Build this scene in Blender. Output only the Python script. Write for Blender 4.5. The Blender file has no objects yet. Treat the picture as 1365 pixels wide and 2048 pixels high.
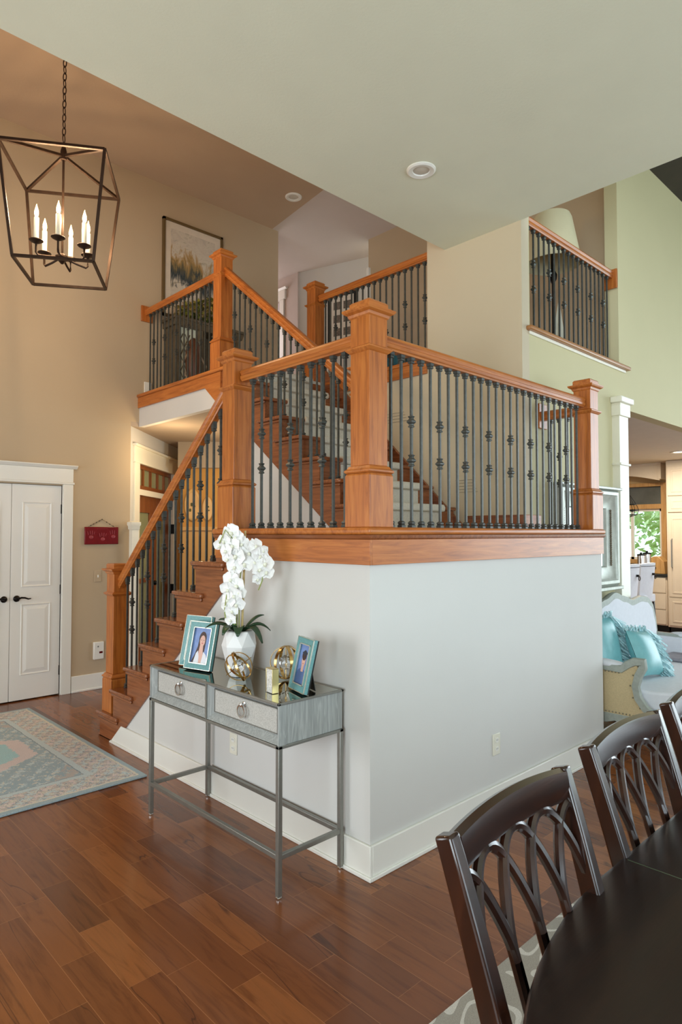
import bpy, bmesh, math, random
from mathutils import Vector, Matrix
random.seed(7)
S = bpy.context.scene
COL = S.collection
PI = math.pi

# ------------------------------------------------------------------ camera, world, lights, exposure
cam = bpy.data.cameras.new('camera')
cam.sensor_fit = 'VERTICAL'; cam.sensor_height = 36.0; cam.lens = 1289.3 / 2048 * 36.0
cam.clip_start = 0.05; cam.clip_end = 200
co = bpy.data.objects.new('camera', cam); COL.objects.link(co)
co.location = (-2.145, -2.049, 1.56)
co.rotation_euler = (math.radians(91.925), 0, math.radians(-43.764))
S.camera = co
S.view_settings.view_transform = 'Standard'
try: S.view_settings.look = 'None'
except Exception: pass
S.view_settings.gamma = 1.0
S.view_settings.exposure = 0.0
S.view_settings.use_curve_mapping = False
S.cycles.use_denoising = True
S.cycles.max_bounces = 10; S.cycles.diffuse_bounces = 6; S.cycles.glossy_bounces = 5
S.cycles.transmission_bounces = 6; S.cycles.transparent_max_bounces = 8
S.cycles.sample_clamp_indirect = 6.0
S.cycles.caustics_reflective = False; S.cycles.caustics_refractive = False

W = bpy.data.worlds.new('sky'); S.world = W; W.use_nodes = True
bg = W.node_tree.nodes['Background']
bg.inputs['Color'].default_value = (0.86, 0.95, 1.0, 1); bg.inputs['Strength'].default_value = 2.8

def area(name, loc, direction, sx, sy, power, color):
    l = bpy.data.lights.new(name, 'AREA'); l.shape = 'RECTANGLE'; l.size = sx; l.size_y = sy
    l.energy = power; l.color = color
    o = bpy.data.objects.new(name, l); COL.objects.link(o); o.location = loc
    o.rotation_euler = Vector(direction).to_track_quat('-Z', 'Y').to_euler()
    return o
# daylight entering by the tall windows of the great room, the dining room windows and the entry door glass
area('great_room_daylight', (9.35, -3.6, 2.3), (-1, 0, 0), 5.4, 4.2, 245, (0.76, 0.91, 1.0))
area('dining_daylight', (1.2, -6.3, 1.65), (0, 1, 0), 6.0, 2.5, 112, (0.64, 0.86, 1.0))
area('entry_daylight', (-4.85, 2.6, 1.3), (1, 0, 0), 2.0, 2.3, 72, (0.92, 0.97, 1.0))
area('side_daylight', (-4.85, -2.6, 1.6), (1, 0, 0), 3.0, 2.2, 160, (0.80, 0.94, 1.0))
area('upper_hall_fill', (3.2, 6.9, 4.6), (0, -1, -0.1), 1.2, 1.2, 30, (0.98, 0.92, 0.97))  # added soft mauve fill for the upper hall, no window behind it

# ------------------------------------------------------------------ node helpers
class E_:
    """tiny expression wrapper for shader math"""
    def __init__(s, nt, sock): s.nt = nt; s.k = sock
    def _m(s, op, b=None, c=None):
        n = s.nt.nodes.new('ShaderNodeMath'); n.operation = op
        s.nt.links.new(s.k, n.inputs[0])
        for i, v in ((1, b), (2, c)):
            if v is None: continue
            if isinstance(v, E_): s.nt.links.new(v.k, n.inputs[i])
            else: n.inputs[i].default_value = v
        return E_(s.nt, n.outputs[0])
    def __add__(s, b): return s._m('ADD', b)
    def __sub__(s, b): return s._m('SUBTRACT', b)
    def __mul__(s, b): return s._m('MULTIPLY', b)
    def __truediv__(s, b): return s._m('DIVIDE', b)
    def floor(s): return s._m('FLOOR')
    def fract(s): return s._m('FRACT')
    def abs(s): return s._m('ABSOLUTE')
    def sin(s): return s._m('SINE')
    def lt(s, b): return s._m('LESS_THAN', b)
    def gt(s, b): return s._m('GREATER_THAN', b)
    def min(s, b): return s._m('MINIMUM', b)
    def max(s, b): return s._m('MAXIMUM', b)
    def pow(s, b): return s._m('POWER', b)

def new_mat(name):
    m = bpy.data.materials.new(name); m.use_nodes = True
    return m, m.node_tree, m.node_tree.nodes['Principled BSDF']
def lin(c):
    return tuple(((v / 255) / 12.92 if v / 255 <= 0.04045 else ((v / 255 + 0.055) / 1.055) ** 2.4) for v in c)
def c4(c): return (*c[:3], 1.0)
def texco(nt, scale=(1, 1, 1), out='Object', rot=(0, 0, 0), loc=(0, 0, 0)):
    t = nt.nodes.new('ShaderNodeTexCoord'); mp = nt.nodes.new('ShaderNodeMapping')
    mp.inputs['Scale'].default_value = scale; mp.inputs['Rotation'].default_value = rot; mp.inputs['Location'].default_value = loc
    nt.links.new(t.outputs[out], mp.inputs['Vector']); return mp.outputs['Vector']
def noise(nt, vec, scale, detail=4, rough=0.55, dist=0.0):
    n = nt.nodes.new('ShaderNodeTexNoise'); n.inputs['Scale'].default_value = scale; n.inputs['Detail'].default_value = detail
    n.inputs['Roughness'].default_value = rough; n.inputs['Distortion'].default_value = dist
    if vec is not None: nt.links.new(vec, n.inputs['Vector'])
    return n.outputs['Fac']
def ramp(nt, fac, stops):
    r = nt.nodes.new('ShaderNodeValToRGB'); el = r.color_ramp.elements
    while len(el) < len(stops): el.new(0.5)
    for e, (p, c) in zip(el, stops): e.position = p; e.color = c4(c)
    nt.links.new(fac, r.inputs['Fac']); return r.outputs['Color']
def mixc(nt, fac, a, b, mode='MIX'):
    n = nt.nodes.new('ShaderNodeMix'); n.data_type = 'RGBA'; n.blend_type = mode
    for sock, v in ((n.inputs[0], fac), (n.inputs[6], a), (n.inputs[7], b)):
        if isinstance(v, E_): nt.links.new(v.k, sock)
        elif hasattr(v, 'is_linked'): nt.links.new(v, sock)
        elif isinstance(v, (int, float)): sock.default_value = v
        else: sock.default_value = c4(v)
    return n.outputs[2]
def bump(nt, b, height, strength, dist=0.01):
    n = nt.nodes.new('ShaderNodeBump'); n.inputs['Strength'].default_value = strength; n.inputs['Distance'].default_value = dist
    nt.links.new(height, n.inputs['Height']); nt.links.new(n.outputs['Normal'], b.inputs['Normal'])

def plain(name, c, rough=0.5, metal=0.0, spec=0.5, var=0.06, vscale=8, bmp=0.0, bscale=200, coat=0.0, stretch=(1, 1, 1)):
    m, nt, b = new_mat(name); c = lin(c)
    v = texco(nt, stretch)
    f = noise(nt, v, vscale)
    k = lambda s: tuple(min(1, x * s) for x in c)
    nt.links.new(ramp(nt, f, [(0.3, k(1 - var)), (0.7, k(1 + var))]), b.inputs['Base Color'])
    b.inputs['Roughness'].default_value = rough; b.inputs['Metallic'].default_value = metal
    b.inputs['Specular IOR Level'].default_value = spec; b.inputs['Coat Weight'].default_value = coat
    b.inputs['Coat Roughness'].default_value = 0.1
    if bmp: bump(nt, b, noise(nt, texco(nt, stretch), bscale, 2), bmp, 0.002)
    return m
def wood(name, dark, mid, light, axis, rough=0.36, coat=0.14, s=3.0, k=14.0, dk=0.12):
    m, nt, b = new_mat(name)
    sc = [k, k, k]; sc['xyz'.index(axis)] = 1.0
    v = texco(nt, sc)
    f = noise(nt, v, s, 6, 0.6, 0.8)
    col = ramp(nt, f, [(0.25, lin(dark)), (0.5, lin(mid)), (0.78, lin(light))])
    sc2 = [90, 90, 90]; sc2['xyz'.index(axis)] = 4.0
    g = noise(nt, texco(nt, sc2), 2.0, 3, 0.6)
    col = mixc(nt, E_(nt, g).__mul__(dk * 2), col, lin(dark))
    nt.links.new(col, b.inputs['Base Color'])
    b.inputs['Roughness'].default_value = rough; b.inputs['Coat Weight'].default_value = coat; b.inputs['Coat Roughness'].default_value = 0.12
    bump(nt, b, g, 0.08, 0.002)
    return m

CH = ((138, 72, 27), (183, 105, 42), (205, 131, 62))
WX = wood('cherry_wood_x', *CH, 'x'); WY = wood('cherry_wood_y', *CH, 'y'); WZ = wood('cherry_wood_z', *CH, 'z')
TR = ((104, 56, 30), (140, 80, 44), (162, 98, 58))
TX = wood('tread_wood_x', *TR, 'x', rough=0.25, coat=0.4); TY = wood('tread_wood_y', *TR, 'y', rough=0.25, coat=0.4); TZ = wood('tread_wood_z', *TR, 'z')
ES = ((22, 10, 6), (42, 19, 11), (64, 32, 18))
EX = wood('espresso_wood_x', *ES, 'x', rough=0.24, coat=0.45, k=8); EZ = wood('espresso_wood_z', *ES, 'z', rough=0.24, coat=0.45, k=8)
TBL = wood('espresso_tabletop', (20, 10, 8), (29, 15, 11), (38, 20, 14), 'x', rough=0.34, coat=0.12, k=7)
IRON = plain('wrought_iron', (74, 76, 72), 0.4, 0.35, var=0.2, vscale=60, bmp=0.3, bscale=240)
BRONZE = plain('dark_bronze', (62, 46, 36), 0.45, 0.7, var=0.2, vscale=20)
PAINT_L = plain('wall_paint_greige', (210, 208, 204), 0.75, var=0.015, vscale=2, bmp=0.12, bscale=120)
PAINT_T = plain('wall_paint_tan', (188, 167, 138), 0.75, var=0.015, vscale=2, bmp=0.12, bscale=120)
PAINT_G = plain('wall_paint_great_room', (204, 196, 156), 0.75, var=0.015, vscale=2, bmp=0.12, bscale=120)
PAINT_O = plain('wall_paint_ochre', (205, 152, 76), 0.7, var=0.02, vscale=2)
CEIL_D = plain('ceiling_paint_lawn_bounce', (222, 223, 201), 0.85, var=0.02, vscale=3, bmp=0.5, bscale=60)  # faint green in the colour stands for light bounced off the lawn
CEIL_F = plain('ceiling_paint_foyer', (186, 160, 134), 0.85, var=0.02, vscale=3, bmp=0.4, bscale=60)
CEIL_H = plain('ceiling_paint_hall', (204, 192, 184), 0.85, var=0.02, vscale=3, bmp=0.4, bscale=60)
TRIM = plain('white_trim_paint', (232, 230, 222), 0.35, var=0.01, vscale=3)
TRIMC = plain('cream_trim_paint', (240, 237, 222), 0.4, var=0.01, vscale=3)
DOORP = plain('white_door_paint', (232, 230, 224), 0.4, var=0.012, vscale=3)
BLACKM = plain('oil_rubbed_bronze', (28, 24, 22), 0.35, 0.8)
CARPET = plain('cream_carpet', (205, 198, 182), 1.0, var=0.14, vscale=160, bmp=0.9, bscale=320)
DARKCEIL = plain('dark_stained_ceiling', (46, 38, 28), 0.6, var=0.2, vscale=6)
STEEL = plain('brushed_pewter', (146, 146, 140), 0.38, 0.75, var=0.06, vscale=40)
CHROME = plain('polished_chrome', (225, 225, 225), 0.08, 1.0, var=0.01)
BRASS = plain('polished_brass', (190, 158, 100), 0.2, 1.0, var=0.05)
BRASS2 = plain('satin_brass', (220, 200, 140), 0.3, 0.9, var=0.03)
WHITEC = plain('matte_white_ceramic', (238, 238, 238), 0.4, var=0.01)
PETAL = plain('orchid_petal', (248, 248, 247), 0.6, var=0.02, vscale=60)
PETAL.node_tree.nodes['Principled BSDF'].inputs['Subsurface Weight'].default_value = 0.15
PETAL.node_tree.nodes['Principled BSDF'].inputs['Subsurface Radius'].default_value = (0.01, 0.01, 0.01)
LIP = plain('orchid_lip', (240, 242, 224), 0.6)
LEAF = plain('orchid_leaf', (38, 66, 40), 0.35, var=0.2, vscale=20)
LEAFB = plain('bright_leaf', (70, 140, 60), 0.4, var=0.15, vscale=20)
STAKE = plain('bamboo', (196, 172, 116), 0.5, var=0.15, vscale=40)
STEMG = plain('green_stem', (150, 160, 90), 0.5)
TEAL = plain('teal_shagreen', (104, 156, 158), 0.4, var=0.14, vscale=120)
SILVER = plain('silver_lip', (215, 218, 205), 0.25, 0.6)
BLACK = plain('black_backing', (20, 24, 24), 0.5)
SOFAF = plain('grey_washed_wood', (162, 168, 160), 0.5, var=0.12, vscale=30)
LINEN = plain('white_linen', (222, 224, 230), 0.9, var=0.03, vscale=30, bmp=0.2, bscale=400)
BURLAP = plain('burlap', (206, 186, 146), 0.95, var=0.1, vscale=180, bmp=0.5, bscale=420)
TEALC = plain('teal_satin', (118, 178, 182), 0.35, var=0.08, vscale=25, spec=0.6)
FRINGE = plain('teal_ribbon_fringe', (176, 212, 218), 0.35, var=0.25, vscale=60)
PLAST = plain('white_plastic', (232, 230, 222), 0.35, var=0.01)
CAB = plain('cream_cabinet', (216, 202, 180), 0.45, var=0.02)
OAK = wood('honey_oak', (168, 126, 74), (198, 154, 96), (212, 172, 116), 'z', rough=0.4)
OLIVE = plain('olive_grey_wood', (96, 84, 64), 0.5, var=0.15, vscale=20)
PEWTERFR = plain('aged_silver_leaf', (186, 190, 180), 0.4, 0.2, var=0.12, vscale=18)
BEAD = plain('bronze_beading', (120, 108, 90), 0.45, 0.3, var=0.25, vscale=60)

def emit(name, c, strength):
    m, nt, b = new_mat(name)
    b.inputs['Base Color'].default_value = c4(lin(c)); b.inputs['Emission Color'].default_value = c4(lin(c)); b.inputs['Emission Strength'].default_value = strength
    return m
FLAME = emit('candle_bulb_glow', (255, 206, 140), 14)
LAMPON = emit('recessed_lamp_on', (255, 232, 190), 5)
def mirror_mat(name, c=(215, 220, 216), r=0.015):
    m, nt, b = new_mat(name); b.inputs['Base Color'].default_value = c4(lin(c)); b.inputs['Metallic'].default_value = 1.0; b.inputs['Roughness'].default_value = r
    return m
MIRROR = mirror_mat('mirror_glass'); MIRROR2 = mirror_mat('antiqued_mirror', (186, 186, 172), 0.03)
def glass_mat(name, c=(255, 255, 255), r=0.0):
    m, nt, b = new_mat(name); b.inputs['Base Color'].default_value = c4(lin(c)); b.inputs['Transmission Weight'].default_value = 1.0; b.inputs['Roughness'].default_value = r; b.inputs['IOR'].default_value = 1.5
    return m
CRYSTAL = glass_mat('crystal')
def pane_mat(name, tint=(235, 245, 240)):
    m = bpy.data.materials.new(name); m.use_nodes = True; nt = m.node_tree; nt.nodes.clear()
    o = nt.nodes.new('ShaderNodeOutputMaterial'); mx = nt.nodes.new('ShaderNodeMixShader'); t = nt.nodes.new('ShaderNodeBsdfTransparent'); g = nt.nodes.new('ShaderNodeBsdfGlossy')
    t.inputs['Color'].default_value = c4(lin(tint)); g.inputs['Roughness'].default_value = 0.02; mx.inputs[0].default_value = 0.08
    nt.links.new(t.outputs[0], mx.inputs[1]); nt.links.new(g.outputs[0], mx.inputs[2]); nt.links.new(mx.outputs[0], o.inputs['Surface'])
    return m
PANE = pane_mat('window_glass')
HALLGLASS = plain('pale_green_glass', (150, 156, 120), 0.15, var=0.08, vscale=3)
WINREFL = plain('painted_window_reflection', (206, 214, 196), 0.2, var=0.1, vscale=6)  # pale tone stands for a bright window reflected in the cabinet mirror

def floor_mat():
    m, nt, b = new_mat('hardwood_planks')
    t = nt.nodes.new('ShaderNodeTexCoord'); sp = nt.nodes.new('ShaderNodeSeparateXYZ'); nt.links.new(t.outputs['Object'], sp.inputs[0])
    x = E_(nt, sp.outputs[0]); y = E_(nt, sp.outputs[1])
    wn = lambda e: None
    v = (x + 50.0) / 0.127; vi = v.floor(); vf = v.fract()
    w1 = nt.nodes.new('ShaderNodeTexWhiteNoise'); w1.noise_dimensions = '1D'; nt.links.new(vi.k, w1.inputs['W'])
    r1 = E_(nt, w1.outputs['Value'])
    ln = r1 * 0.30 + 0.40
    u = (y + 40.0 + r1 * 7.3) / ln; ui = u.floor(); uf = u.fract()
    cb = nt.nodes.new('ShaderNodeCombineXYZ'); nt.links.new(vi.k, cb.inputs[0]); nt.links.new(ui.k, cb.inputs[1])
    w2 = nt.nodes.new('ShaderNodeTexWhiteNoise'); w2.noise_dimensions = '2D'; nt.links.new(cb.outputs[0], w2.inputs['Vector'])
    r2 = E_(nt, w2.outputs['Value'])
    base = ramp(nt, r2.k, [(0.0, lin((104, 58, 29))), (0.35, lin((120, 68, 34))), (0.7, lin((131, 76, 38))), (1.0, lin((146, 88, 46)))])
    # grain: noise stretched along Y and shifted for every plank
    cb2 = nt.nodes.new('ShaderNodeCombineXYZ')
    nt.links.new((x * 16.0 + r2 * 37.0).k, cb2.inputs[0]); nt.links.new((y * 1.6 + r2 * 91.0).k, cb2.inputs[1])
    g = noise(nt, cb2.outputs[0], 1.6, 6, 0.62, 1.2)
    base = mixc(nt, 1.0, base, ramp(nt, g, [(0.28, (0.62, 0.56, 0.50)), (0.5, (1, 1, 1)), (0.75, (1.12, 1.1, 1.05))]), 'MULTIPLY')
    # dark mineral streaks
    cb3 = nt.nodes.new('ShaderNodeCombineXYZ')
    nt.links.new((x * 7.0 + r2 * 17.0).k, cb3.inputs[0]); nt.links.new((y * 0.8 + r2 * 53.0).k, cb3.inputs[1])
    st = E_(nt, noise(nt, cb3.outputs[0], 0.9, 3, 0.5, 0.8))
    streak = ((st - 0.5).abs() / 0.012 * -1.0 + 1.0).max(0.0) * ((r2 * 7.0).fract().gt(0.66)) * 0.65
    base = mixc(nt, streak, base, lin((48, 24, 12)))
    seam = (vf.min(E_(nt, vf.k) * -1.0 + 1.0)).lt(0.009).max((uf.min(E_(nt, uf.k) * -1.0 + 1.0)).lt(0.0016))
    base = mixc(nt, seam * 0.45, base, lin((186, 126, 80)))
    nt.links.new(base, b.inputs['Base Color'])
    b.inputs['Roughness'].default_value = 0.26; b.inputs['Specular IOR Level'].default_value = 0.4; b.inputs['Coat Weight'].default_value = 0.12; b.inputs['Coat Roughness'].default_value = 0.06
    bump(nt, b, seam.k, -0.25, 0.001)
    return m
FLOORM = floor_mat()

def foyer_rug_mat():
    # object origin at the rug centre, half size 0.90 x 1.11
    m, nt, b = new_mat('faded_oriental_rug')
    t = nt.nodes.new('ShaderNodeTexCoord'); sp = nt.nodes.new('ShaderNodeSeparateXYZ'); nt.links.new(t.outputs['Object'], sp.inputs[0])
    dn = E_(nt, noise(nt, t.outputs['Object'], 26, 3, 0.6)) - 0.5
    dn2 = E_(nt, noise(nt, t.outputs['Object'], 70, 2, 0.6)) - 0.5
    x = E_(nt, sp.outputs[0]); y = E_(nt, sp.outputs[1])
    ax = x.abs(); ay = y.abs()
    e = (ax * -1.0 + 0.90).min(ay * -1.0 + 1.107) + dn * 0.022
    motif = ((x * 40.0 + dn * 10.0).sin() * (y * 37.0 + dn2 * 5.0 + dn * 8.0).sin())
    motif2 = ((x * 74.0 + dn * 12.0).sin() * (y * 68.0 + dn2 * 8.0).sin())
    blue, pale, taupe, rose, cream, aqua, slate = map(lin, ((150, 172, 182), (192, 206, 208), (184, 174, 168), (214, 198, 196), (212, 206, 190), (160, 202, 206), (128, 146, 158)))
    field = mixc(nt, motif.gt(0.5), blue, pale)
    field = mixc(nt, motif2.gt(0.7), field, cream)
    dm = (ax / 0.845 + ay / 0.563).max(ax / 0.53) + dn * 0.14 + dn2 * 0.08
    field = mixc(nt, dm.lt(1.0), field, rose)
    field = mixc(nt, dm.lt(0.80), field, aqua)
    field = mixc(nt, dm.lt(0.35), field, pale)
    corner = ((ax - 0.66).max(-1.0) + (ay - 0.86) * 0.8).gt(-0.30)
    field = mixc(nt, corner * motif.gt(-0.2), field, taupe)
    bor = mixc(nt, motif.gt(0.32), taupe, pale)
    bor = mixc(nt, motif.lt(-0.42), bor, rose)
    bor = mixc(nt, motif2.gt(0.62), bor, cream)
    bor = mixc(nt, motif2.lt(-0.72), bor, slate)
    c = mixc(nt, e.lt(0.30), field, slate)
    c = mixc(nt, e.lt(0.292), c, pale)
    c = mixc(nt, e.lt(0.25), c, bor)
    c = mixc(nt, e.lt(0.052), c, cream)
    c = mixc(nt, e.lt(0.036), c, blue)
    fz = noise(nt, t.outputs['Object'], 210, 3, 0.7)
    fade = noise(nt, t.outputs['Object'], 4.5, 4, 0.7)
    c = mixc(nt, E_(nt, fade)._m('MULTIPLY', 0.40), c, lin((186, 188, 186)))
    c = mixc(nt, 1.0, c, ramp(nt, fz, [(0.3, (0.88, 0.88, 0.88)), (0.7, (1.42, 1.42, 1.42))]), 'MULTIPLY')
    nt.links.new(c, b.inputs['Base Color']); b.inputs['Roughness'].default_value = 1.0; b.inputs['Specular IOR Level'].default_value = 0.1
    bump(nt, b, fz, 0.7, 0.006)
    return m
def dining_rug_mat():
    m, nt, b = new_mat('grey_scroll_rug')
    t = nt.nodes.new('ShaderNodeTexCoord'); sp = nt.nodes.new('ShaderNodeSeparateXYZ'); nt.links.new(t.outputs['Object'], sp.inputs[0])
    dn = E_(nt, noise(nt, t.outputs['Object'], 5, 2)) - 0.5
    x = E_(nt, sp.outputs[0]); y = E_(nt, sp.outputs[1])
    f = (x * 15.0 + (y * 15.0).sin() * 1.3 + dn * 3.0).sin() + (y * 17.0 + (x * 13.0).sin() * 1.6).sin()
    band = ((f * 1.0).abs() - 0.42).abs().lt(0.13)
    fz = noise(nt, t.outputs['Object'], 260, 3, 0.7)
    c = mixc(nt, band, lin((170, 164, 154)), lin((216, 212, 204)))
    c = mixc(nt, 1.0, c, ramp(nt, fz, [(0.3, (0.78, 0.78, 0.78)), (0.7, (1.1, 1.1, 1.1))]), 'MULTIPLY')
    nt.links.new(c, b.inputs['Base Color']); b.inputs['Roughness'].default_value = 1.0; b.inputs['Specular IOR Level'].default_value = 0.1
    bump(nt, b, fz, 0.6, 0.005)
    return m
def cerused_mat():
    m, nt, b = new_mat('cerused_grey_oak')
    v = texco(nt, (14, 14, 1.6)); f = E_(nt, noise(nt, v, 1.3, 3, 0.5, 0.9))
    l = (f * 42.0).sin() * 0.5 + 0.5
    fine = E_(nt, noise(nt, texco(nt, (260, 260, 9)), 1.0, 2, 0.6))
    c = mixc(nt, l.pow(5.0) * 0.30 + (fine - 0.5) * 1.1 + 0.25, lin((136, 140, 139)), lin((192, 196, 194)))
    nt.links.new(c, b.inputs['Base Color']); b.inputs['Roughness'].default_value = 0.45
    return m
CERUSE = cerused_mat()
def linen_panel():
    m, nt, b = new_mat('woven_drawer_front')
    f = noise(nt, texco(nt, (1, 1, 1)), 300, 2, 0.6)
    nt.links.new(ramp(nt, f, [(0.3, lin((160, 158, 152))), (0.7, lin((206, 204, 198)))]), b.inputs['Base Color']); b.inputs['Roughness'].default_value = 0.7
    return m
WOVEN = linen_panel()
def marble_mat():
    m, nt, b = new_mat('white_marble')
    f = E_(nt, noise(nt, texco(nt), 30, 5, 0.6, 1.5))
    nt.links.new(mixc(nt, (f - 0.5).abs().lt(0.025), lin((236, 234, 228)), lin((188, 186, 180))), b.inputs['Base Color']); b.inputs['Roughness'].default_value = 0.25
    return m
MARBLE = marble_mat()
def painting_mat():
    # object coords: x across (0..0.6), z up
    m, nt, b = new_mat('abstract_landscape_painting')
    v = texco(nt, (7, 7, 2.2)); f = E_(nt, noise(nt, v, 1.6, 6, 0.65, 1.0))
    g = noise(nt, texco(nt, (3, 3, 5)), 2.0, 6, 0.65, 1.6)
    t = nt.nodes.new('ShaderNodeTexCoord'); sp = nt.nodes.new('ShaderNodeSeparateXYZ'); nt.links.new(t.outputs['Object'], sp.inputs[0])
    xx = E_(nt, sp.outputs[0])
    z = E_(nt, sp.outputs[2]) + (f - 0.5) * 0.80 + (xx * 9.0).sin() * 0.03
    h = E_(nt, noise(nt, texco(nt, (11, 11, 3)), 1.7, 5, 0.6, 1.2))
    back = ramp(nt, g, [(0.3, lin((160, 150, 130))), (0.45, lin((206, 196, 178))), (0.6, lin((196, 184, 168))), (0.75, lin((158, 160, 150)))])
    def soft(c, w): return (((z - c).abs() / w) * -1.0 + 1.0).max(0.0).pow(0.5) * (h * 2.4)._m('MINIMUM', 1.0)
    low = mixc(nt, soft(0.06, 0.11), back, lin((170, 134, 76)))
    low = mixc(nt, soft(-0.03, 0.10), low, lin((112, 100, 66)))
    low = mixc(nt, soft(-0.11, 0.10), low, lin((30, 50, 58)))
    nt.links.new(low, b.inputs['Base Color']); b.inputs['Roughness'].default_value = 0.6
    return m
PAINTING = painting_mat()

# ------------------------------------------------------------------ mesh helpers
class MB:
    def __init__(s): s.v = []; s.f = []
    def add(s, vs, fs):
        o = len(s.v); s.v += [tuple(v) for v in vs]; s.f += [tuple(i + o for i in f) for f in fs]; return s
    def box(s, x0, x1, y0, y1, z0, z1):
        return s.add([(x0, y0, z0), (x1, y0, z0), (x1, y1, z0), (x0, y1, z0), (x0, y0, z1), (x1, y0, z1), (x1, y1, z1), (x0, y1, z1)],
                     [(0, 3, 2, 1), (4, 5, 6, 7), (0, 1, 5, 4), (1, 2, 6, 5), (2, 3, 7, 6), (3, 0, 4, 7)])
    def prism(s, poly, axis, a, b):
        """extrude a 2D polygon along an axis; poly coords are the other two axes in xyz order"""
        def P(p, t):
            return {'x': (t, p[0], p[1]), 'y': (p[0], t, p[1]), 'z': (p[0], p[1], t)}[axis]
        n = len(poly); vs = [P(p, a) for p in poly] + [P(p, b) for p in poly]
        return s.add(vs, [tuple(range(n))[::-1], tuple(range(n, 2 * n))] + [(i, (i + 1) % n, n + (i + 1) % n, n + i) for i in range(n)])
    def loft(s, rings, closed=True, caps=True):
        n = len(rings[0]); vs = [p for r in rings for p in r]; fs = []
        for k in range(len(rings) - 1):
            for i in range(n if closed else n - 1):
                j = (i + 1) % n; fs.append((k * n + i, k * n + j, (k + 1) * n + j, (k + 1) * n + i))
        if caps and closed: fs += [tuple(range(n))[::-1], tuple(range((len(rings) - 1) * n, len(rings) * n))]
        return s.add(vs, fs)
    def sq(s, prof, cx, cy):
        """square 'lathe': (half_width, z) list"""
        return s.loft([[(cx - h, cy - h, z), (cx + h, cy - h, z), (cx + h, cy + h, z), (cx - h, cy + h, z)] for h, z in prof])
    def lathe(s, prof, cx=0, cy=0, n=20, cz=0, caps=True):
        return s.loft([[(cx + r * math.cos(2 * PI * i / n), cy + r * math.sin(2 * PI * i / n), cz + z) for i in range(n)] for r, z in prof], True, caps)
    def sweep(s, path, prof, up=(0, 0, 1), scale=None):
        """sweep closed profile (a,b): a along side, b along up-ish"""
        path = [Vector(p) for p in path]; rings = []; n = len(path); up = Vector(up)
        for i, p in enumerate(path):
            t = (path[min(i + 1, n - 1)] - path[max(i - 1, 0)]).normalized()
            sd = t.cross(up)
            if sd.length < 1e-6: sd = t.cross(Vector((1, 0, 0)))
            sd.normalize(); u = sd.cross(t).normalized(); k = 1 if scale is None else scale[i]
            rings.append([tuple(p + sd * a * k + u * b * k) for a, b in prof])
        return s.loft(rings)
    def tube(s, path, r, n=8, up=(0, 0, 1), scale=None):
        return s.sweep(path, [(r * math.cos(2 * PI * i / n), r * math.sin(2 * PI * i / n)) for i in range(n)], up, scale)
    def ring(s, c, R, prof, M=None, n=40):
        """closed ring in the plane of M's xy; profile (radial, axial)"""
        c = Vector(c); rings = []
        for i in range(n):
            a = 2 * PI * i / n; q = [Vector(((R + pr) * math.cos(a), (R + pr) * math.sin(a), pz)) for pr, pz in prof]
            rings.append([tuple(c + (M @ w if M else w)) for w in q])
        k = len(prof); o = len(s.v); s.v += [p for r in rings for p in r]
        for i in range(n):
            for j in range(k):
                s.f.append((o + i * k + j, o + ((i + 1) % n) * k + j, o + ((i + 1) % n) * k + (j + 1) % k, o + i * k + (j + 1) % k))
        return s
    def ball(s, c, r, nu=16, nv=10, sx=1, sy=1, sz=1):
        return s.loft([[(c[0] + sx * r * math.sin(PI * k / nv) * math.cos(2 * PI * i / nu), c[1] + sy * r * math.sin(PI * k / nv) * math.sin(2 * PI * i / nu), c[2] - sz * r * math.cos(PI * k / nv)) for i in range(nu)] for k in [0.02] + list(range(1, nv)) + [nv - 0.02]])
    def xform(s, M):
        s.v = [tuple(M @ Vector(v)) for v in s.v]; return s
    def build(s, name, mat, parent=None, bevel=0.0, smooth=True, seg=2, subd=0, off=None):
        me = bpy.data.meshes.new(name)
        v = s.v if off is None else [(a - off[0], b - off[1], c - off[2]) for a, b, c in s.v]
        me.from_pydata(v, [], s.f); me.update()
        bm = bmesh.new(); bm.from_mesh(me); bmesh.ops.recalc_face_normals(bm, faces=bm.faces); bm.to_mesh(me); bm.free()
        me.materials.append(mat)
        if smooth:
            me.shade_smooth(); me.set_sharp_from_angle(angle=math.radians(38))
        o = bpy.data.objects.new(name, me); COL.objects.link(o)
        if bevel:
            md = o.modifiers.new('edge', 'BEVEL'); md.width = bevel; md.segments = seg; md.limit_method = 'ANGLE'; md.angle_limit = math.radians(40)
        if subd:
            md = o.modifiers.new('soft', 'SUBSURF'); md.levels = subd; md.render_levels = subd
        if parent is not None: o.parent = parent
        if off is not None: o.location = off if parent is None else Vector(off) - parent.location
        elif parent is not None: o.location = -Vector(parent.location)
        return o

def thing(name, label, cat, loc=(0, 0, 0), group=None):
    o = bpy.data.objects.new(name, None); o.empty_display_size = 0.05; COL.objects.link(o); o.location = loc
    o['label'] = label; o['category'] = cat
    if group: o['group'] = group
    return o
def tag(o, label, cat, group=None):
    o['label'] = label; o['category'] = cat
    if group: o['group'] = group
    return o
def struct(o): o['kind'] = 'structure'; return o
def B(*a): return MB().box(*a)
def lab(o, t): o['label'] = t; return o
def Rz(a): return Matrix.Rotation(a, 4, 'Z')

# ------------------------------------------------------------------ constants of the place
LZ = 1.59; RI = LZ / 8; GO = 0.2305          # landing height, riser, going of the lower flight
X0 = 2.10; XI = 1.03; YD = 4.381; YR = 0.44; UP = 3.04
CD = 3.90; CF = 5.43

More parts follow.
